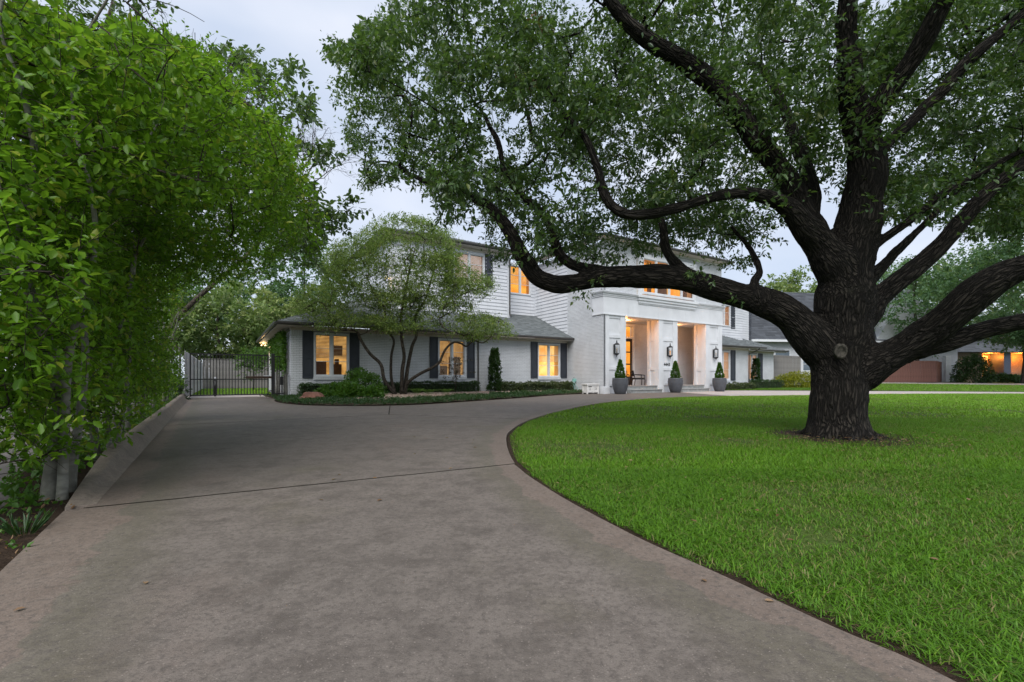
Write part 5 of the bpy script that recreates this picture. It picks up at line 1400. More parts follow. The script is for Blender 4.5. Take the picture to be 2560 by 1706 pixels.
c_out = sample_volume(260, (-4, 1.0, 4.5), (13.5, 14, 10.5), oak_off)
a = sprays(c_in - OFF, RNG.uniform(0.25, 0.5, len(c_in)), 14, 11, 0.30, 0.096, 0.42, 0.1, 0.5, 0.3, huev=0.21, hue0=0.47)
x, y = proj(a['p'] + OFF)
grow = [(p[0], p[1]) for p in oak_poly]
keep = ~((x > 1000) & (x < 1770) & (y > 640)) & ~((x > 1000) & (x < 1300) & (y > 630))
isn = np.arange(len(keep)) >= len(c_back) * 14 * 11
keep &= trim(a, OFF, oak_poly, 9.0)
# leave the big limbs showing: few leaves hang right in front of them
apx, apy = proj(AX); aw = np.concatenate([catmull([(w_, 0, 0) for (_, _, w_, _) in s_], 6)[:, 0] for s_ in (L_trunk, L_A, L_A2, L_A3, L_A4, L_B, L_B1, L_B2, L_C2, L_C3, L_D, L_E, L_F, L_F2, L_G)])
big = aw > 22
fi = np.where(isn & keep)[0]; wp = a['p'][fi] + OFF
hide = np.zeros(len(fi), bool)
for q0 in range(0, len(fi), 4000):
    sl_ = slice(q0, q0 + 4000)
    ddx = x[fi][sl_, None] - apx[None, big]; ddy = y[fi][sl_, None] - apy[None, big]
    hide[sl_] = ((ddx ** 2 + ddy ** 2 < (aw[None, big] * 0.5 + 6) ** 2) & (wp[sl_, 1][:, None] < AX[None, big, 1] + 0.1)).any(1)
keep[fi[hide & (RNG.uniform(0, 1, len(fi)) < 0.72)]] = False
leaf_obj('crown', sel(a, keep & isn), 'oak_leaf', oak)
leaf_obj('crown', sel(a, keep & ~isn), 'oak_leaf', oak, hexa=False)
twig_obj('twigs', *live(a, keep), 0.003, 'brown_bark', oak)
b2 = sprays(c_out - OFF, 0.6, 8, 8, 0.5, 0.15, 0.45, 0.1, 0.8, 0.3)
x, y = proj(b2['p'] + OFF); bk = (y < -40) | (x > 2400) | (b2['p'][:, 1] + OFF[1] < 0.3)
leaf_obj('outer_crown', sel(b2, bk), 'oak_leaf', oak, hexa=False)  # rest of the crown beyond the view, put in for the shade it casts
branchlets('branches', c_in - OFF, oak_axis, 0.010, 'oak_bark', oak)
branchlets('branches', c_out - OFF, oak_axis, 0.012, 'oak_bark', oak, per=4)
# two clusters of dead leaves caught in the crown and water sprouts hanging from the low limb
for (px, py, D, lab) in ((1240, 55, 6.9, 1), (1205, 178, 7.4, 1)):
    c = np.array([P(px, py, D)]) - OFF
    leaf_obj('dead_leaf_cluster', sprays(c, 0.12, 5, 6, 0.15, 0.11, 0.4, -0.2, 0.8, 0.8), 'dead_leaf', oak)
spr = np.array([P(x_, y_, D_) for x_, y_, D_ in ((1340, 686, 7.7), (1345, 664, 7.7), (1610, 625, 7.2), (1640, 640, 7.2), (1590, 618, 7.2), (1370, 640, 7.4), (1700, 690, 7.2), (2110, 430, 6.6), (1200, 570, 7.7), (1230, 545, 7.7), (1300, 520, 7.8))]) - OFF
leaf_obj('water_sprouts', sprays(spr, 0.06, 4, 6, 0.16, 0.075, 0.42, -0.4, 0.6, 0.5, hue0=0.6), 'oak_leaf', oak)

# ------------------------------------------------------------------ row of bright leafy trees on the left
left_poly = [(-600, -60), (120, 10), (160, 60), (300, 62), (360, 78), (430, 115), (510, 150), (570, 200), (610, 270), (650, 330), (680, 400), (690, 450), (720, 500), (712, 560), (650, 600), (575, 640), (500, 655), (440, 690), (418, 740), (424, 800), (412, 895), (350, 948), (330, 975), (270, 965), (290, 1030), (215, 1040), (130, 1068), (60, 1065), (-10, 1075), (-600, 1100)]
row = [(-1.12, 4.95, 0.052, 'leafy tree with pale twin trunks nearest us on the left'), (-1.18, 6.9, 0.042, 'second leafy tree along the left kerb'), (-1.32, 9.3, 0.04, 'third leafy tree along the left kerb'),
       (-1.45, 12.2, 0.045, 'fourth leafy tree along the left kerb'), (-1.6, 15.4, 0.05, 'leafy tree second from the gate on the left'), (-1.75, 18.8, 0.05, 'leafy tree on the left nearest the gate')]
def left_ok(q):
    x, y = proj(q); s_, t_ = st(q[:, 0], q[:, 1])
    m = inpoly(x, y, left_poly) & (q[:, 1] > 2.0) & (np.hypot(q[:, 0], q[:, 1]) > 3.7)
    front = np.where(q[:, 2] < 2.6, -0.5, np.where(q[:, 2] < 3.2, 0.2, np.where(t_ < 10, 1.2, 2.6)))
    m &= (s_ < front) & (s_ > -2.5 - 0.02 * t_) & (t_ > 3.6) & (t_ < 20.5)
    m &= q[:, 2] > np.where(t_ > 8, 0.35, 0.62)
    nz = np.array([mnoise.noise((p[0] * 0.9, p[1] * 0.9, p[2] * 0.9 + 7)) for p in q])
    return m & (nz > -0.16)
lc = sample_volume(820, (-15.5, 2.0, 0.3), (-0.6, 19.5, 8.3), left_ok)
# thin out by distance so nearer trees keep the detail
ls, lt = st(lc[:, 0], lc[:, 1])
near_extra = np.concatenate([sample_volume(300, (-5.5, 2.4, 0.3), (-1.2, 7.0, 5.5), left_ok), sample_volume(520, (-7.0, 4.2, 2.3), (0.0, 9.0, 7.2), left_ok)])
lc = np.concatenate([lc, near_extra]); ls, lt = st(lc[:, 0], lc[:, 1])
owner = np.argmin(np.abs(lt[:, None] - np.array([r_[1] for r_ in row])[None, :]) + 0.0, 1)
for k, (s_, t_, r_, lab) in enumerate(row):
    base = np.array(W(s_, t_, -0.04))
    tr = empty('broadleaf_tree', base); tag(tr, lab, 'tree', 'leafy trees along the left kerb')
    cen = lc[owner == k] - base
    if k < 4:      # low sprays on the street side that hide the stems
        nn_ = 110 if k < 2 else 84; fx = RNG.normal(0, 0.40, nn_); tc_ = -base[:2] / np.linalg.norm(base[:2]); fo_ = RNG.uniform(0.10, 0.85, nn_)
        cen = np.concatenate([cen, np.stack([tc_[0] * fo_ + fx * tc_[1], tc_[1] * fo_ - fx * tc_[0], RNG.uniform(0.30 if k < 2 else 0.6, 3.8, nn_)], 1)])
    cs_, ct_ = st(cen[:, 0] + base[0], cen[:, 1] + base[1]); cen = cen[~((cs_ > -0.80) & (cen[:, 2] < 2.2))]
    stems = []
    nst = 3
    for q in range(nst):
        ang = random.uniform(0, 6.28); sp = 0.06 if q == 0 else 0.16
        lean = np.array([math.cos(ang) * 0.10 + 0.03, math.sin(ang) * 0.10, 0])
        pts = [(np.array([math.cos(ang) * sp, math.sin(ang) * sp, -0.05]), r_ * (1.3 if q == 0 else 0.8))]
        H_ = random.uniform(3.6, 4.6)
        for i, u in enumerate(np.linspace(0.05, 1, 9)):
            w = np.array([mnoise.noise((u * 3, q, k)), mnoise.noise((u * 3, q + 5, k)), 0]) * 0.25
            pts.append((np.array([math.cos(ang) * sp, math.sin(ang) * sp, 0]) + lean * u * H_ * (0.5 + u) + w * u * 2 + np.array([0, 0, u * H_]), max(0.008, r_ * (1.0 if q == 0 else 0.65) * (1 - u) ** 0.8)))
        stems.append(pts)
    ax = []
    for q, pts in enumerate(stems):
        cr = catmull([tuple(p) + (r2,) for p, r2 in pts], 4)
        m = MB(); m.tube(cr[:, :3], np.maximum(cr[:, 3], 0.008), 10 if k < 2 else 7)
        m.build('trunk', MAT['holly_bark'], tr); ax.append(cr[6:, :3])
    ax = np.concatenate(ax)
    nearf = k < 2
    a = sprays(cen, RNG.uniform(0.22, 0.45, len(cen)), 11 if nearf else 10, 10, 0.36, 0.070, 0.47, 0.15, 0.7, 0.15, spread=1.0, huev=0.22, hue0=0.52)
    world_p = a['p'] + base
    keep = np.hypot(world_p[:, 0], world_p[:, 1]) > 3.1
    x, y = proj(world_p)
    sg, tg = st(world_p[:, 0], world_p[:, 1])
    keep &= ~((sg > -0.72) & (world_p[:, 2] < 2.3))
    keep &= ~((x > 428) & (y > 690)) & trim(a, base, left_poly, 10.0, 52.0)
    leaf_obj('crown', sel(a, keep), 'holly_leaf', tr, hexa=k < 1)
    twig_obj('twigs', *live(a, keep), 0.003, 'brown_bark', tr)
    branchlets('branches', cen, ax, 0.008, 'brown_bark', tr, per=5, rmax=0.016)

    bx_, by_ = [], []
    for (x0_, y0_), (x1_, y1_) in zip(left_poly[4:15], left_poly[5:16]):
        for u_ in RNG.uniform(0, 1, 3): bx_.append(x0_ + (x1_ - x0_) * u_ + RNG.uniform(-12, 16)); by_.append(y0_ + (y1_ - y0_) * u_ - RNG.uniform(-10, 16))
    if k == 1:
        pc_ = np.array([P(x_, y_, RNG.uniform(6.0, 8.5)) for x_, y_ in zip(bx_, by_)]) - base
        a = sprays(pc_, 0.10, 5, 9, 0.34, 0.075, 0.47, 0.25, 0.9, 0.1, huev=0.2, hue0=0.55)
        leaf_obj('outer_sprigs', a, 'holly_leaf', tr); twig_obj('twigs', a['o'], a['e'], 0.003, 'brown_bark', tr)
        branchlets('branches', pc_, cen, 0.007, 'brown_bark', tr, per=5, rmax=0.012)

# darker big-leaved tree behind them against the sky
mg = empty('magnolia_tree', W(-3.6, 14.5, -0.05)); tag(mg, 'dark big leaved tree rising behind the bright left trees', 'tree')
mb0 = np.array(W(-3.6, 14.5, -0.05))
m = MB(); mp = [mb0 * 0, np.array([0.2, 0.1, 2.5]), np.array([0.6, 0.1, 5.0]), np.array([1.2, 0.0, 7.5]), np.array([1.6, 0.2, 9.6])]
cr = catmull(mp, 5); m.tube(cr, np.linspace(0.16, 0.04, len(cr)), 9); m.build('trunk', MAT['brown_bark'], mg)
mpoly = [(480, 150), (520, 120), (575, 125), (600, 150), (645, 145), (680, 165), (672, 200), (700, 232), (715, 290), (690, 320), (735, 330), (768, 345), (755, 380), (720, 400), (700, 440), (745, 470), (815, 462), (828, 480), (800, 512), (760, 530), (745, 600), (700, 620), (640, 560), (560, 350), (470, 240)]
def mg_ok(q):
    x, y = proj(q)
    return inpoly(x, y, mpoly)
mc = sample_volume(120, (-11, 11.0, 3.0), (-2.5, 15.5, 11.5), mg_ok)
tips = np.array([P(820, 476, 12.2), P(790, 490, 12.2), P(760, 500, 12.3), P(735, 515, 12.4), P(765, 352, 12.5), P(735, 362, 12.5), P(705, 238, 12.5), P(680, 170, 12.5), P(655, 160, 12.6), P(540, 128, 12.8), P(580, 150, 12.8)])
mc = np.concatenate([mc, tips]) - mb0
a = sprays(mc, 0.22, 7, 7, 0.30, 0.17, 0.45, 0.25, 0.8, 0.1, huev=0.2)
leaf_obj('crown', a, 'magnolia_leaf', mg); twig_obj('twigs', a['o'], a['e'], 0.006, 'brown_bark', mg)
branchlets('branches', mc, cr[4:], 0.010, 'brown_bark', mg)
# bare twiggy branch tree behind
def bare_branches(mb, p, d, L, r, depth):
    q = p + d * L
    mid = (p + q) / 2 + RNG.normal(0, 0.10 * L, 3)
    mb.tube([p, mid, q], [r, r * 0.8, r * 0.6], 4)
    if depth == 0: return
    for _ in range(3 if depth > 2 else 2):
        nd = unit(d + RNG.normal(0, 0.5, 3)); bare_branches(mb, p + (q - p) * RNG.uniform(0.4, 1.0), nd, L * RNG.uniform(0.55, 0.8), r * 0.6, depth - 1)
bt = empty('bare_tree', W(-2.2, 24.5, 0)); tag(bt, 'thin bare twigged tree standing against the sky left of centre', 'tree')
bb = np.array(W(-2.2, 24.5, 0)); m = MB()
tp = np.array(P(690, 430, 21)) - bb
cr = catmull([np.zeros(3), np.array([0.3, 0, 3]), tp * 0.7 + np.array([-0.3, 0, 0]), tp], 5)
m.tube(cr, np.linspace(0.14, 0.05, len(cr)), 7); m.build('trunk', MAT['brown_bark'], bt)
m = MB()
for dv in ((0.6, 0, 1.0), (0.25, 0.1, 1.0), (0.8, 0, 0.45), (-0.1, 0, 1.0)): bare_branches(m, tp, unit(np.array(dv)), 1.5, 0.03, 5)
o = m.build('twigs', MAT['brown_bark'], bt); o['kind'] = 'stuff'
# overhanging twigs at the top left corner
ob = empty('overhanging_branch', (0, 0, 0)); tag(ob, 'leafy twig branch hanging into the top left corner of the sky', 'branch')
m = MB()
p0 = np.array(P(150, -140, 7)); p1 = np.array(P(330, 10, 7.5))
m.tube(catmull([p0, (p0 + p1) / 2 + np.array([0, 0, 0.1]), p1], 4), 0.02, 6)
bare_branches(m, p1, unit(np.array([0.8, 0, -0.5])), 0.22, 0.006, 3); bare_branches(m, p1, unit(np.array([0.9, 0, -0.15])), 0.24, 0.006, 3); m.build('twigs', MAT['brown_bark'], ob)
oc = np.array([P(x_, y_, 7.4) for x_, y_ in ((190, 5), (220, 20), (240, 45), (255, 12), (275, 30), (300, 15), (215, 55), (330, 5), (180, 30), (310, 40), (160, 10), (355, -5))])
leaf_obj('leaves', sprays(oc, 0.15, 6, 7, 0.2, 0.09, 0.45, -0.1, 0.8, 0.3), 'magnolia_leaf', ob)

# ------------------------------------------------------------------ multi-stemmed yaupon in the bed
def Q1(zx, zy, D): return P((640 + zx / 3.267) / 1.08798, (560 + zy / 3.267) / 1.08798, D)
def Q2(zx, zy, D): return P((1050 + zx / 3.267) / 1.08798, (560 + zy / 3.267) / 1.08798, D)
yb = np.array(Q1(1180, 1400, 20.3)); yb[2] = 0.10
ya = empty('yaupon_tree', yb); tag(ya, 'airy multi-stemmed tree with twisted grey stems in the front bed', 'tree')
ystems = [([Q1(1140, 1395, 20.2), Q1(1050, 1280, 20.1), Q1(1020, 1150, 20.0), Q1(930, 1060, 19.9), Q1(860, 955, 19.8), Q1(825, 880, 19.7), Q1(760, 865, 19.6), Q1(690, 860, 19.5), Q1(600, 760, 19.4), Q1(560, 660, 19.3)], 0.085),
          ([Q1(1140, 1395, 20.4), Q1(1105, 1260, 20.5), Q1(1105, 1080, 20.6), Q1(1125, 950, 20.7), Q1(1060, 850, 20.6), Q1(1050, 700, 20.5), Q1(960, 560, 20.4), Q1(900, 420, 20.3)], 0.075),
          ([Q1(1190, 1400, 20.3), Q1(1195, 1200, 20.2), Q1(1210, 1080, 20.2), Q1(1190, 940, 20.1), Q1(1185, 750, 20.0), Q1(1220, 550, 20.0), Q1(1260, 350, 20.1), Q1(1300, 200, 20.2)], 0.095),
          ([Q1(1215, 1400, 20.4), Q1(1235, 1200, 20.5), Q1(1275, 1000, 20.6), Q1(1310, 910, 20.8), Q1(1300, 760, 20.9), Q1(1380, 620, 21.0), Q1(1440, 420, 21.0), Q1(1480, 260, 21.0)], 0.095),
          ([Q1(1215, 1395, 20.2), Q1(1240, 1300, 20.0), Q1(1330, 1230, 19.9), Q1(1420, 1185, 19.8), Q2(70, 1190, 19.7), Q2(150, 1140, 19.6), Q2(205, 1030, 19.6), Q2(270, 970, 19.6), Q2(330, 975, 19.6), Q2(380, 1000, 19.6), Q2(440, 955, 19.6), Q2(520, 970, 19.6), Q2(600, 900, 19.6)], 0.075)]
yax = []
for pts, r in ystems:
    cr = catmull([np.array(p) - yb for p in pts], 5)
    m = MB(); m.tube(cr, np.linspace(r, r * 0.3, len(cr)), 8); m.build('stem', MAT['brown_bark'], ya); yax.append(cr[len(cr) // 3:])
ypoly = [(650, 735), (672, 690), (720, 650), (742, 590), (770, 555), (830, 530), (870, 505), (930, 498), (985, 512), (1030, 530), (1055, 560), (1062, 610), (1110, 622), (1142, 645), (1150, 672), (1100, 690), (1085, 718), (1150, 728), (1190, 752), (1195, 772), (1150, 788), (1080, 782), (1010, 762), (960, 760), (900, 772), (830, 755), (760, 768), (700, 752)]
def y_ok(q):
    x, y = proj(q)
    m = inpoly(x, y, ypoly)
    nz = np.array([mnoise.noise((p[0] * 0.55, p[1] * 0.55, p[2] * 1.3 + 3)) for p in q])
    return m & (nz > -0.20)
yc = sample_volume(820, (-10.5, 18.2, 2.4), (1.0, 21.8, 8.2), y_ok) - yb
a = sprays(yc, RNG.uniform(0.3, 0.6, len(yc)), 11, 11, 0.40, 0.086, 0.45, 0.35, 0.45, 0.05, huev=0.2, hue0=0.48)
keep = trim(a, yb, ypoly, 6.0, 16.0)
leaf_obj('crown', sel(a, keep), 'yaupon_leaf', ya, hexa=False); twig_obj('twigs', *live(a, keep), 0.0025, 'brown_bark', ya)
branchlets('branches', yc, np.concatenate(yax), 0.012, 'brown_bark', ya, per=6, rmax=0.04)

# ------------------------------------------------------------------ beds: hedges, shrubs, ground cover
def hedge_box(name, s0, s1, t0, t1, z0, z1, mat, label, n, ll=0.05, round_=0.10, cat='hedge', group=None):
    r = empty(name, W((s0 + s1) / 2, (t0 + t1) / 2, z0), HA); tag(r, label, cat, group)
    hx, hy, hz2 = (s1 - s0) / 2, (t1 - t0) / 2, z1 - z0
    fc_ = RNG.choice(5, n, p=[0.30, 0.34, 0.12, 0.12, 0.12])
    p = np.stack([RNG.uniform(-hx, hx, n), RNG.uniform(-hy, hy, n), RNG.uniform(0.0, hz2, n)], 1)
    nn = np.zeros((n, 3))
    for f, (ax_, v, nv) in enumerate(((2, hz2, (0, 0, 1)), (1, -hy, (0, -1, 0)), (1, hy, (0, 1, 0)), (0, -hx, (-1, 0, 0)), (0, hx, (1, 0, 0)))):
        k = fc_ == f; p[k, ax_] = v * RNG.uniform(0.86, 1.04, k.sum()); nn[k] = nv
    wv = np.array([mnoise.noise((q[0] * 2.2 + s0, q[1] * 2.2, q[2] * 2.2)) for q in p]) * round_
    p = p * (1 + wv)[:, None] if cat != 'hedge' else p + nn * wv[:, None]
    p[:, 2] = np.maximum(p[:, 2], 0.01)
    leaf_obj('foliage', clump_leaves(p, 2, ll * 1.1, 0.6, out=nn * 0.8), mat, r, hexa=False)
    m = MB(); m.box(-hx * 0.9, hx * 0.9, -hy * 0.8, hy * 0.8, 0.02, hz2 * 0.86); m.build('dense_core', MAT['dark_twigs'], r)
    for q in range(max(2, int((s1 - s0) / 0.6))):
        m = MB(); x_ = -hx + (q + 0.5) * 2 * hx / max(2, int((s1 - s0) / 0.6)); m.tube([(x_, 0, -0.1), (x_ + 0.02, 0, hz2 * 0.7)], 0.015, 5); m.build('stem', MAT['brown_bark'], r)
    return r
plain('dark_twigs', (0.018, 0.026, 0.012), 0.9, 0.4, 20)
hedge_box('box_hedge', 2.75, 5.1, 21.3, 21.85, 0.1, 0.62, 'box_leaf', 'clipped dark green hedge under the window beside the boulder', 2600)
hedge_box('box_hedge', 6.4, 11.3, 21.3, 21.85, 0.1, 0.66, 'box_leaf', 'long clipped dark green hedge behind the twisted tree stems', 5000)
hedge_box('low_hedge', 12.6, 17.55, 21.2, 21.85, 0.08, 0.58, 'bronze_leaf', 'loose bronze green hedge under the brightest lit window', 3600, 0.075, 0.2)
hedge_box('low_hedge', 29.2, 33.6, 19.6, 20.3, 0.02, 0.42, 'bronze_leaf', 'loose low hedge right of the porch planters', 2400, 0.075, 0.2)
hedge_box('box_hedge', 34.8, 39.6, 20.6, 21.3, 0.05, 0.66, 'box_leaf', 'clipped green hedge below the far right shutters', 3200)
def shrub(name, c, rx, ry, h, mat, label, n, ll, parent_z=0.08, cat='shrub', asp=0.42, hue=0.5, stems=6, group=None):
    c = np.array(c, float); r = empty(name, c); tag(r, label, cat, group)
    q = rdir(n, 0.15); q[:, 2] = np.abs(q[:, 2]) if cat != 'x' else q[:, 2]
    rad = RNG.uniform(0.45, 1.0, n) ** 0.6
    wv = 1 + 0.25 * np.array([mnoise.noise(tuple(v * 2.3 + c)) for v in q])
    p = q * (rad * wv)[:, None] * np.array([rx, ry, h])
    p[:, 2] = np.maximum(p[:, 2], 0.03)
    leaf_obj('foliage', clump_leaves(p, 3, ll * 1.1, asp * 1.1, hue, out=q * 0.7), mat, r, hexa=False)
    for k in range(stems):
        b = 2 * math.pi * k / stems; m = MB(); m.tube([(0.03 * math.cos(b), 0.03 * math.sin(b), -0.1), (0.3 * rx * math.cos(b), 0.3 * ry * math.sin(b), 0.4 * h), (0.6 * rx * math.cos(b), 0.6 * ry * math.sin(b), 0.8 * h)], [0.014, 0.010, 0.006], 5); m.build('stem', MAT['brown_bark'], r)
    return r
def BP(px, py, D, z=None):
    v = P(px, py, D); v.z = bed_z(v.x, v.y) if z is None else z
    return v
shrub('leafy_shrub', BP(830, 900, 19.2), 0.95, 0.7, 1.15, 'shrub_leaf', 'tall bright green shrub in front of the left bay of brick wall', 1500, 0.09)
shrub('leafy_shrub', BP(772, 905, 17.6), 0.75, 0.6, 0.55, 'shrub_leaf', 'low bright green shrub just right of the boulder', 900, 0.10)
shrub('leafy_shrub', BP(806, 912, 17.3), 0.6, 0.5, 0.50, 'shrub_leaf', 'broad leaved low shrub in front of the tall bright shrub', 700, 0.13)
shrub('hydrangea', BP(856, 912, 17.2), 0.42, 0.4, 0.42, 'shrub_leaf', 'small round green shrub left of the twisted stems', 420, 0.11)
for px, D, lab in ((958, 17.6, 'small fern nearest the twisted stems'), (985, 17.4, 'small fern in the middle of the gravel bed'), (1025, 18.2, 'small fern at the right end of the gravel bed')):
    c = BP(px, 905, D); r = empty('fern', c); tag(r, lab, 'fern', 'ferns in the gravel bed')
    for k in range(11):
        b = 2 * math.pi * k / 11 + random.uniform(-0.2, 0.2); L_ = random.uniform(0.3, 0.45)
        ax_p = np.array([[math.cos(b) * L_ * u, math.sin(b) * L_ * u, 0.34 * math.sin(u * 2.1)] for u in np.linspace(0.05, 1, 14)])
        pp = np.repeat(ax_p, 2, 0); sd = np.tile(np.array([[-math.sin(b), math.cos(b), 0.1], [math.sin(b), -math.cos(b), 0.1]]), (14, 1))
        leaf_obj('frond', dict(p=pp, d=sd, n=np.tile([[0, 0, 1.0]], (28, 1)), ln=np.repeat(np.linspace(0.12, 0.03, 14), 2), wd=np.full(28, 0.03), rnd=RNG.uniform(0.5, 1, 28)), 'shrub_leaf', r, hexa=False, kind=None)
def columnar(c, h, w, mat, label, n, ll):
    c = np.array(c, float); r = empty('columnar_shrub', c); tag(r, label, 'shrub', 'upright shrubs against the house')
    z = RNG.uniform(0.05, 1, n); b = RNG.uniform(0, 2 * math.pi, n)
    rad = w * (1 - 0.55 * z ** 2) * RNG.uniform(0.5, 1, n) ** 0.5 * (0.75 + 0.5 * np.array([mnoise.noise((q * 5, t_, c[0])) for q, t_ in zip(z, b)]))
    p = np.stack([rad * np.cos(b), rad * np.sin(b), z * h], 1)
    leaf_obj('foliage', clump_leaves(p, 3, ll, 0.5, out=np.stack([np.cos(b), np.sin(b), 0.6 + 0 * b], 1) * 0.8), mat, r)
    m = MB(); m.tube([(0, 0, -0.1), (0.02, 0, h * 0.5), (0, 0.01, h * 0.95)], [0.03, 0.02, 0.008], 6); m.build('trunk', MAT['brown_bark'], r)
columnar(W(12.25, 21.35, 0.08), 2.35, 0.42, 'box_leaf', 'glossy upright shrub beside the downspout in the middle of the wing', 1500, 0.10)
columnar(W(36.4, 21.1, 0.05), 2.35, 0.42, 'box_leaf', 'upright shrub in front of the far right lit window', 1100, 0.11)
# thin purple leaved sapling in front of the second window
pb = W(9.75, 20.9, 0.10); r = empty('purple_sapling', pb); tag(r, 'thin purple leaved sapling in front of the middle ground floor window', 'sapling')
m = MB(); m.tube([(0, 0, -0.1), (0.03, 0, 0.6), (-0.02, 0.02, 1.3), (0.05, 0, 1.9)], [0.022, 0.018, 0.013, 0.006], 6); m.build('trunk', MAT['brown_bark'], r)
pc = np.stack([RNG.normal(0, 0.35, 26), RNG.normal(0, 0.25, 26), RNG.uniform(0.5, 1.95, 26)], 1)
leaf_obj('foliage', sprays(pc, 0.12, 4, 6, 0.16, 0.07, 0.5), 'purple_leaf', r); branchlets('branches', pc, np.array([[0.03, 0, 0.6], [0, 0, 1.0], [-0.02, 0.02, 1.3], [0, 0, 1.6]]), 0.006, 'brown_bark', r)
shrub('golden_shrub', W(41.6, 20.6, 0.05), 2.0, 0.9, 1.35, 'gold_leaf', 'golden yellow shrub in front of the tall grey fence', 2200, 0.12)
shrub('pale_shrub', W(43.4, 18.6, 0.05), 0.9, 0.7, 0.6, 'bronze_leaf', 'low loose shrub right of the golden shrub', 500, 0.09)

# ivy on the left wall
iv = empty('climbing_ivy', W(2.40, 23.4, 0.0), HA); tag(iv, 'green climbing ivy covering the left side wall behind the gate post', 'ivy')
n = 2200
u = RNG.uniform(-0.75, 6.0, n); z = 1.0 + 1.95 * RNG.uniform(0, 1, n) ** 0.75
kk = (z > 1.55 + 0.35 * np.sin(u * 3.1)) | (RNG.uniform(0, 1, n) < 0.12)
p = np.stack([-RNG.uniform(0.0, 0.25, n) * (z / 3), u, z], 1)[kk]
leaf_obj('foliage', clump_leaves(p, 3, 0.10, 0.7, out=np.tile([[-0.9, -0.2, 0.1]], (len(p), 1))), 'shrub_leaf', iv)
m = MB()
for k in range(34):
    u0 = random.uniform(-0.9, 5); pts = [(-0.02, u0 + 0.12 * mnoise.noise((k, q * 0.7, 0)), q * 0.35) for q in range(8)]
    m.tube(pts, [0.018 - 0.0015 * q for q in range(8)], 5)
o = m.build('stems', MAT['grey_bark'], iv); o['kind'] = 'stuff'

# boulders
def boulder(c, sx, sy, sz, label, mat, seed):
    import bmesh
    bm = bmesh.new(); bmesh.ops.create_icosphere(bm, subdivisions=3, radius=1.0)
    for v in bm.verts:
        nrm = v.co.normalized()
        d = 1 + 0.30 * mnoise.noise(tuple(nrm * 1.1 + Vector((seed, 0, 0)))) + 0.12 * mnoise.noise(tuple(nrm * 3.1 + Vector((seed, 3, 0))))
        v.co = Vector((nrm.x * sx, nrm.y * sy, nrm.z * sz)) * d
        v.co.z = max(-0.12, min(v.co.z, sz * 0.72))
    me = bpy.data.meshes.new('boulder'); bm.to_mesh(me); bm.free()
    return tag(link('boulder', me, MAT[mat], None, c), label, 'boulder')
boulder(BP(716, 912, 16.9), 0.48, 0.30, 0.40, 'flat reddish boulder at the left tip of the planting bed', 'boulder', 2.0)
boulder(W(41.0, 18.0, 0.06), 0.7, 0.4, 0.25, 'pale flat rock below the golden shrub', 'pale_rock', 5.0)

# ground cover along the bed edge, stone chips behind it
def scatter_poly(poly, n):
    p = np.array(poly); lo, hi = p.min(0), p.max(0); out = []
    tot = 0
    while tot < n:
        q = RNG.uniform(lo, hi, (n, 2)); q = q[inpoly(q[:, 0], q[:, 1], poly)]; out.append(q); tot += len(q)
    return np.concatenate(out)[:n]
q = scatter_poly(poly_b, 26000)
be = np.array(bed_s)
dist = np.min(np.hypot(q[:, None, 0] - be[None, ::2, 0], q[:, None, 1] - be[None, ::2, 1]), 1)
wig = np.array([mnoise.noise((a_ * 0.8, b_ * 0.8, 1.0)) for a_, b_ in q])
gc = q[dist < 1.6 + 0.8 * wig]
zz = np.array([bed_z(*v) for v in gc])
co_ = np.concatenate([gc, (zz + RNG.uniform(0.0, 0.10, len(gc)))[:, None]], 1)
o = leaf_obj('ground_cover', clump_leaves(co_, 3, 0.055, 0.6, out=np.tile([[0, 0, 0.6]], (len(co_), 1))), 'cover_leaf', None, hexa=False)
tag(o, 'dark green leafy ground cover along the drive edge of the bed', 'ground cover')
sc = q[(dist > 1.4)][:6000]
zz = np.array([bed_z(*v) for v in sc])
base_c = np.concatenate([sc, (zz + 0.012)[:, None]], 1); N = len(base_c)
ang = RNG.uniform(0, 6.28, N); sx_ = RNG.uniform(0.02, 0.05, N); sy_ = sx_ * RNG.uniform(0.5, 0.9, N); hz2 = sx_ * 0.5
cx_ = np.stack([np.cos(ang), np.sin(ang), 0 * ang], 1); cy_ = np.stack([-np.sin(ang), np.cos(ang), 0 * ang], 1); up_ = np.array([0, 0, 1.0])
vs = np.stack([base_c + cx_ * (a_ * sx_)[:, None] + cy_ * (b_ * sy_)[:, None] + up_ * (c_ * hz2)[:, None] for a_, b_, c_ in ((-1, -1, -0.5), (1, -0.8, -0.5), (1, 1, -0.5), (-0.8, 1, -0.5), (-0.7, -0.6, 1), (0.7, -0.5, 1), (0.6, 0.7, 1), (-0.5, 0.6, 1))], 1).reshape(-1, 3)
b_i = np.arange(N) * 8
qd = np.concatenate([np.stack([b_i + k for k in f], 1) for f in ((4, 5, 6, 7), (0, 1, 5, 4), (1, 2, 6, 5), (2, 3, 7, 6), (3, 0, 4, 7))])
t_ = NT('stone_chip'); t_.surf(t_.ramp(t_.attr('rnd'), [(0, (0.15, 0.10, 0.075)), (0.5, (0.27, 0.20, 0.16)), (1, (0.42, 0.35, 0.30))]), 0.85, 0.2); MAT['stone_chip'] = t_.m
o = link('stone_chips', mesh_np('stone_chips', vs, qd, None, {'rnd': np.repeat(RNG.uniform(0, 1, N), 8)}), MAT['stone_chip']); tag(o, 'pinkish stone chips mulching the front bed', 'stone chips', kind='stuff')
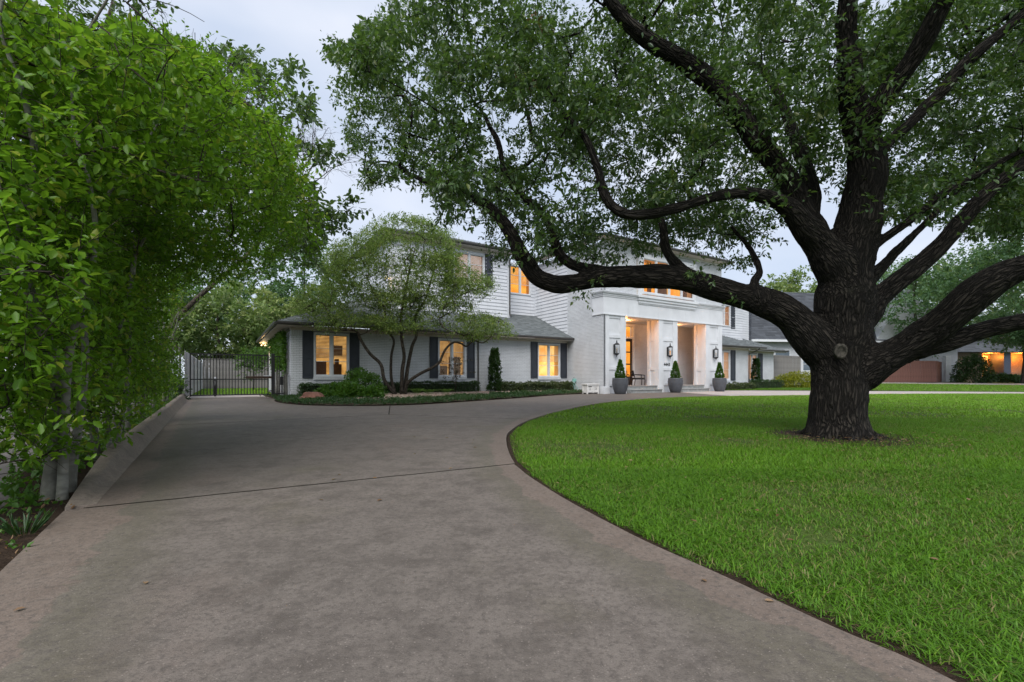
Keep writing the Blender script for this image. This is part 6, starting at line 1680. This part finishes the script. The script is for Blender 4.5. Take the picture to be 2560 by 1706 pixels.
# low plants on the strip under the left trees
q = scatter_poly([wxy(-1.15, 4.2), wxy(-1.18, 10), wxy(-1.5, 23), wxy(-2.25, 23), wxy(-1.75, 10), wxy(-1.7, 6.2), wxy(-1.4, 4.9)], 1500)
co_ = np.concatenate([q, RNG.uniform(-0.02, 0.10, (1500, 1))], 1)
o = leaf_obj('strip_ground_cover', clump_leaves(co_, 4, 0.055, 0.65), 'shrub_leaf', None, hexa=False); tag(o, 'small leafy plants under the left trees beside the kerb', 'ground cover')
q = scatter_poly([wxy(-0.84, 1.2), wxy(-0.84, 4.3), wxy(-1.1, 4.8), wxy(-1.35, 4.9), wxy(-1.35, 1.2)], 260)
co_ = np.concatenate([q, np.full((260, 1), -0.02)], 1)
o = leaf_obj('leaf_litter', clump_leaves(co_, 1, 0.034, 0.4, out=np.tile([[0.5, 0.2, 0.05]], (260, 1))), 'dead_leaf', None); tag(o, 'fallen brown leaves on the soil strip at lower left', 'leaf litter')
q = scatter_poly([wxy(-0.86, 2.2), wxy(-0.86, 4.3), wxy(-1.1, 4.8), wxy(-1.3, 4.9), wxy(-1.3, 2.2)], 90)
o = leaf_obj('strip_weeds', clump_leaves(np.concatenate([q, RNG.uniform(-0.02, 0.02, (90, 1))], 1), 4, 0.03, 0.6), 'shrub_leaf', None); tag(o, 'small green weeds on the soil strip at lower left', 'weeds')
lg = empty('grass_tuft', tuple(P(55, 1230, 2.72)[:2]) + (-0.03,)); tag(lg, 'tuft of strap leaved grass on the soil strip at lower left', 'grass tuft')
n = 45; b = RNG.uniform(0, 6.28, n); pp = np.stack([0.04 * np.cos(b), 0.04 * np.sin(b), 0 * b], 1)
leaf_obj('blades', dict(p=pp, d=np.stack([np.cos(b) * 0.6, np.sin(b) * 0.6, 0.8 + 0 * b], 1), n=rdir(n), ln=RNG.uniform(0.09, 0.17, n), wd=np.full(n, 0.006), rnd=RNG.uniform(0.3, 0.8, n)), 'cover_leaf', lg)

# yard plants behind the gate
yt = empty('yard_tree', W(1.8, 38.0, 0)); tag(yt, 'small bright green tree in the yard behind the gate', 'tree')
m = MB(); m.tube([(0, 0, -0.1), (0.05, 0, 1.0), (0, 0, 2.4)], [0.06, 0.05, 0.02], 7); m.build('trunk', MAT['grey_bark'], yt)
cen = rdir(70, 0.1) * RNG.uniform(0.3, 1.0, 70)[:, None] * np.array([1.15, 1.0, 1.25]) + np.array([0, 0, 2.0])
leaf_obj('crown', sprays(cen, 0.25, 7, 8, 0.25, 0.12, 0.5, hue0=0.6), 'shrub_leaf', yt, hexa=False); branchlets('branches', cen, np.array([[0, 0, 1.0], [0, 0, 1.6], [0, 0, 2.2]]), 0.012, 'grey_bark', yt, per=4)
shrub('leafy_shrub', W(6.0, 39.5, 0), 1.5, 1.0, 1.7, 'shrub_leaf', 'bright green bush behind the right end of the gate', 900, 0.14)
shrub('leafy_shrub', W(-1.95, 22.2, 0), 0.45, 1.2, 1.5, 'box_leaf', 'dark bush at the left end of the gate by the kerb', 900, 0.09)

# ------------------------------------------------------------------ trees beyond
def far_tree(base, h, rx, rz_, z0, mat, label, n=90, ll=0.26, hue=0.5, trunk_r=0.22, ntw=9, nlf=9, group='trees beyond the houses', tl=0.9, zs=0.7, name='broadleaf_tree'):
    base = np.array(base, float); r = empty(name, base); tag(r, label, 'tree', group)
    q = rdir(n, 0.0) * (RNG.uniform(0.25, 1, n) ** 0.5)[:, None]
    wv = 1 + 0.30 * np.array([mnoise.noise(tuple(v * 1.7 + base * 0.3)) for v in q])
    cen = q * wv[:, None] * np.array([rx, rx, rz_]) + np.array([0, 0, z0])
    m = MB(); cr = catmull([(0, 0, -0.2), (0.2, 0, z0 * 0.5), (-0.1, 0.1, z0), (0.1, 0, z0 + rz_ * 0.6)], 5); m.tube(cr, np.linspace(trunk_r, trunk_r * 0.3, len(cr)), 8); m.build('trunk', MAT['brown_bark'], r)
    leaf_obj('crown', sprays(cen, rx * 0.16, ntw, nlf, tl, ll * 1.4, 0.58, 0.1, zs, 0.15, huev=0.2, hue0=hue), mat, r, hexa=False)
    branchlets('branches', cen, cr[5:], trunk_r * 0.10, 'brown_bark', r, per=4)
    return r
far_tree(P(500, 868, 46) - Vector((0, 0, 0.9)), 0, 6.0, 4.2, 6.0, 'far_leaf', 'feathery pale green tree above the gate', 150, 0.28, 0.55)
far_tree(P(600, 868, 60) - Vector((0, 0, 0.9)), 0, 6.5, 5.0, 8.5, 'teal_leaf', 'dark green tree between gate and house, farther back', 110, 0.32, 0.5)
far_tree(P(640, 868, 50) - Vector((0, 0, 0.9)), 0, 3.6, 2.6, 7.0, 'far_leaf', 'yellowish green tree tip left of the eave', 70, 0.26, 0.7)
far_tree(P(700, 868, 56) - Vector((0, 0, 0.9)), 0, 5.5, 6.0, 12.5, 'teal_leaf', 'tall tree rising behind the left end of the roof', 110, 0.30, 0.6)
far_tree(P(300, 868, 44) - Vector((0, 0, 0.9)), 0, 8, 6.0, 8.0, 'teal_leaf', 'broad tree hidden behind the left tree row', 110, 0.34, 0.4)
far_tree(P(60, 868, 30) - Vector((0, 0, 0.9)), 0, 6, 4.5, 7.5, 'teal_leaf', 'broad tree behind the brick house at the left edge', 100, 0.30, 0.4)
far_tree(P(1820, 868, 75) - Vector((0, 0, 0.9)), 0, 7.5, 5.0, 12.5, 'far_leaf', 'bright green tree top above the dark roof by the oak trunk', 130, 0.36, 0.55)
far_tree(P(2105, 868, 52) - Vector((0, 0, 0.5)), 0, 6.0, 4.9, 9.0, 'teal_leaf', 'blue green tree right of the oak trunk in front of the grey house', 230, 0.22, 0.5)
far_tree(P(2450, 868, 40) - Vector((0, 0, 0.9)), 0, 7.0, 7.0, 11.5, 'teal_leaf', 'blue green tree at the right edge over the brick house', 230, 0.22, 0.45)
far_tree(P(2245, 868, 62) - Vector((0, 0, 0.9)), 0, 8.5, 7.0, 12.0, 'far_leaf', 'tall pale green tree behind the brick house', 150, 0.34, 0.35)
far_tree(P(2352, 868, 48) - Vector((0, 0, 0.5)), 0, 3.4, 2.0, 5.4, 'teal_leaf', 'small dark trunked tree in front of the glowing porch', 90, 0.20, 0.4, trunk_r=0.25)
shrub('evergreen_shrub', (50.6, 50.6, 0.4), 2.0, 1.4, 3.2, 'box_leaf', 'big dark evergreen bush left of the glowing porch', 1400, 0.22)
shrub('evergreen_shrub', (54.2, 51.0, 0.4), 2.2, 1.1, 0.9, 'box_leaf', 'low dark bush below the glowing porch window', 900, 0.2)
shrub('evergreen_shrub', (57.5, 51.0, 0.4), 3.0, 1.2, 0.9, 'cover_leaf', 'low green bush at the right edge below the porch', 900, 0.2)

# ------------------------------------------------------------------ grass
def patch(x, y): return 0.55 * mnoise.noise((x * 0.55, y * 0.55, 3.0)) + 0.45 * mnoise.noise((x * 1.7, y * 1.7, 9.0))
def grass(name, pts, hgt, wid, label, z=-0.03, bend=0.9, seg=True, thin=True, hue=0.5):
    N = len(pts)
    pn = np.array([patch(a_, b_) for a_, b_ in pts])
    dd = np.hypot(pts[:, 0] - 5.15, pts[:, 1] - 7.3)
    if thin:
        kp = (RNG.uniform(0, 1, N) < np.clip(0.85 + 1.6 * pn, 0.14, 1)) & (RNG.uniform(0, 1, N) < np.clip((dd - 0.55 - 0.5 * pn) / 1.0, 0, 1))
        pts, pn = pts[kp], pn[kp]; N = len(pts)
    zz_ = z if not callable(z) else z(pts)
    b = np.concatenate([pts, np.broadcast_to(np.asarray(zz_, float), (N,))[:, None]], 1)
    az = RNG.uniform(0, 2 * math.pi, N); h = hgt * RNG.uniform(0.4, 1.3, N) * (1 + 0.45 * pn); w = wid * RNG.uniform(0.7, 1.3, N)
    d = np.stack([np.cos(az), np.sin(az), 0 * az], 1); s_ = np.stack([-np.sin(az), np.cos(az), 0 * az], 1)
    bd = (bend * RNG.uniform(0.3, 1.6, N) * h)[:, None]
    up_ = np.array([0, 0, 1.0])
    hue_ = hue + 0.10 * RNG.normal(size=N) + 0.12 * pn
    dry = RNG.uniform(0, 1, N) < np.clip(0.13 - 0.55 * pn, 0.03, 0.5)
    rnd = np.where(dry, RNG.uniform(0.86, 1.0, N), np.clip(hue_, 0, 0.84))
    hh = h[:, None]; ww = w[:, None]
    if seg:
        mid = b + d * bd * 0.35 + up_ * hh * 0.62
        tip = b + d * bd * 1.15 + up_ * hh * 0.92
        vs = np.stack([b - s_ * ww * 0.4, b + s_ * ww * 0.4, mid + s_ * ww * 0.5, mid - s_ * ww * 0.5, tip], 1).reshape(-1, 3); i = np.arange(N) * 5
        me = mesh_np(name, vs, np.stack([i, i + 1, i + 2, i + 3], 1), np.stack([i + 3, i + 2, i + 4], 1), {'rnd': np.repeat(rnd, 5)})
    else:
        tip = b + d * bd + up_ * hh
        vs = np.stack([b - s_ * ww * 0.5, b + s_ * ww * 0.5, tip], 1).reshape(-1, 3); i = np.arange(N) * 3
        me = mesh_np(name, vs, None, np.stack([i, i + 1, i + 2], 1), {'rnd': np.repeat(rnd, 3)})
    o = link(name, me, MAT['grass']); return tag(o, label, 'grass', kind='stuff')
def lawn_pts(lo, hi, n, dmin, dmax):
    q = RNG.uniform(lo, hi, (n, 2)); D = q[:, 1]; x = CXP + q[:, 0] / np.maximum(D, 0.2) * FP
    k = inpoly(q[:, 0], q[:, 1], lawn_poly) & (D >= dmin) & (D < dmax) & (x < 2520)
    q = q[k]
    e_ = np.array(lawn_s); dm = np.full(len(q), 9.0)
    for i in range(0, len(e_)): dm = np.minimum(dm, np.hypot(q[:, 0] - e_[i, 0], q[:, 1] - e_[i, 1])) if dmin < 10 else dm
    if dmin < 10:
        for i in range(len(e_) - 1):
            a_, b_ = e_[i], e_[i + 1]; v_ = b_ - a_; u_ = np.clip(((q - a_) @ v_) / (v_ @ v_), 0, 1); dm = np.minimum(dm, np.linalg.norm(q - a_ - u_[:, None] * v_, axis=1))
    wv_ = np.array([mnoise.noise((p_[0] * 5, p_[1] * 5, 2.0)) for p_ in q]) * 0.035
    return q[dm > 0.05 + wv_]
ga_ = lawn_pts((-0.1, 0.9), (7, 4.6), 280000, 0.9, 4.6)
gb_ = lawn_pts((-0.2, 4.6), (13, 10.5), 440000, 4.6, 10.5)
gc_ = lawn_pts((-0.2, 10.5), (36, 27), 330000, 10.5, 27)
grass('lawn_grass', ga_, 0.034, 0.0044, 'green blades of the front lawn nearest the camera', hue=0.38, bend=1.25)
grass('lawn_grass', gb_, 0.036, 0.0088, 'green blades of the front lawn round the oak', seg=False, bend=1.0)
grass('lawn_grass', gc_, 0.045, 0.024, 'green blades of the far side of the front lawn', seg=False, hue=0.74)  # far blades coloured brighter to make up for the oak's shade
q = RNG.uniform((1.2, -2.5), (24, 16), (260000, 2)); kx = q[:, 0] / np.maximum(q[:, 1], 0.05)
q = q[inpoly(q[:, 0], q[:, 1], lawn_poly) & ((q[:, 1] < 0.9) | (CXP + kx * FP >= 2520)) & (RNG.uniform(0, 1, len(q)) < np.clip(4.0 / np.hypot(q[:, 0], q[:, 1]), 0, 1))]
grass('lawn_grass', q, 0.05, 0.02, 'green blades of the front lawn beyond the right edge of the view', seg=False, hue=0.55)
# far strips
nl = [(p_[0], p_[1]) for p_ in a_n] + [(p_[0], p_[1]) for p_ in a_f[::-1]]
qn = scatter_poly(nl, 60000); qn = qn[(CXP + qn[:, 0] / qn[:, 1] * FP) < 2480]
def nz_(p): # height of the rising neighbour lawn
    out = np.zeros(len(p)); an, af = np.array(a_n), np.array(a_f)
    for i in range(len(p)):
        x, y = p[i]; yn = np.interp(x, an[:, 0], an[:, 1]); yf = np.interp(x, af[:, 0], af[:, 1]); zf = np.interp(x, af[:, 0], af[:, 2])
        out[i] = zf * min(1, max(0, (y - yn) / max(0.1, yf - yn))) - 0.01
    return out
grass('lawn_grass', qn, 0.07, 0.03, 'grass strip of the next plot beyond the drive on the right', z=nz_, seg=False, thin=False, hue=0.6)
qb = scatter_poly([wxy(-1.4, 29.5), wxy(2.3, 29.5), wxy(2.3, 34), wxy(10, 34), wxy(10, 43.8), wxy(-1.4, 43.8)], 34000)
grass('lawn_grass', qb, 0.07, 0.03, 'bright grass in the yard behind the gate', z=-0.02, seg=False, thin=False, hue=0.7)
qs = scatter_poly(poly_rb, 26000)
grass('lawn_grass', qs, 0.07, 0.02, 'grass and ground cover in the bed right of the porch', z=0.02, seg=False, thin=False, hue=0.25)
# fallen leaves on drive and lawn
q = np.concatenate([RNG.uniform((-2.5, 1.3), (1.2, 9), (26, 2)), RNG.uniform((0.5, 1.8), (9, 12), (190, 2)), RNG.normal((5.15, 6.5), (1.1, 0.5), (260, 2))])
n = len(q); o = leaf_obj('fallen_leaves', dict(p=np.concatenate([q, np.where(inpoly(q[:, 0], q[:, 1], lawn_poly), 0.035, 0.006)[:, None]], 1), d=np.concatenate([RNG.normal(size=(n, 2)), np.full((n, 1), 0.05)], 1), n=unit(np.array([0, 0, 1.0]) + 0.3 * rdir(n)), ln=RNG.uniform(0.03, 0.06, n), wd=RNG.uniform(0.015, 0.025, n), rnd=RNG.uniform(0, 1, n)), 'dead_leaf', None)
tag(o, 'brown oak leaves fallen on drive and lawn', 'leaf litter')
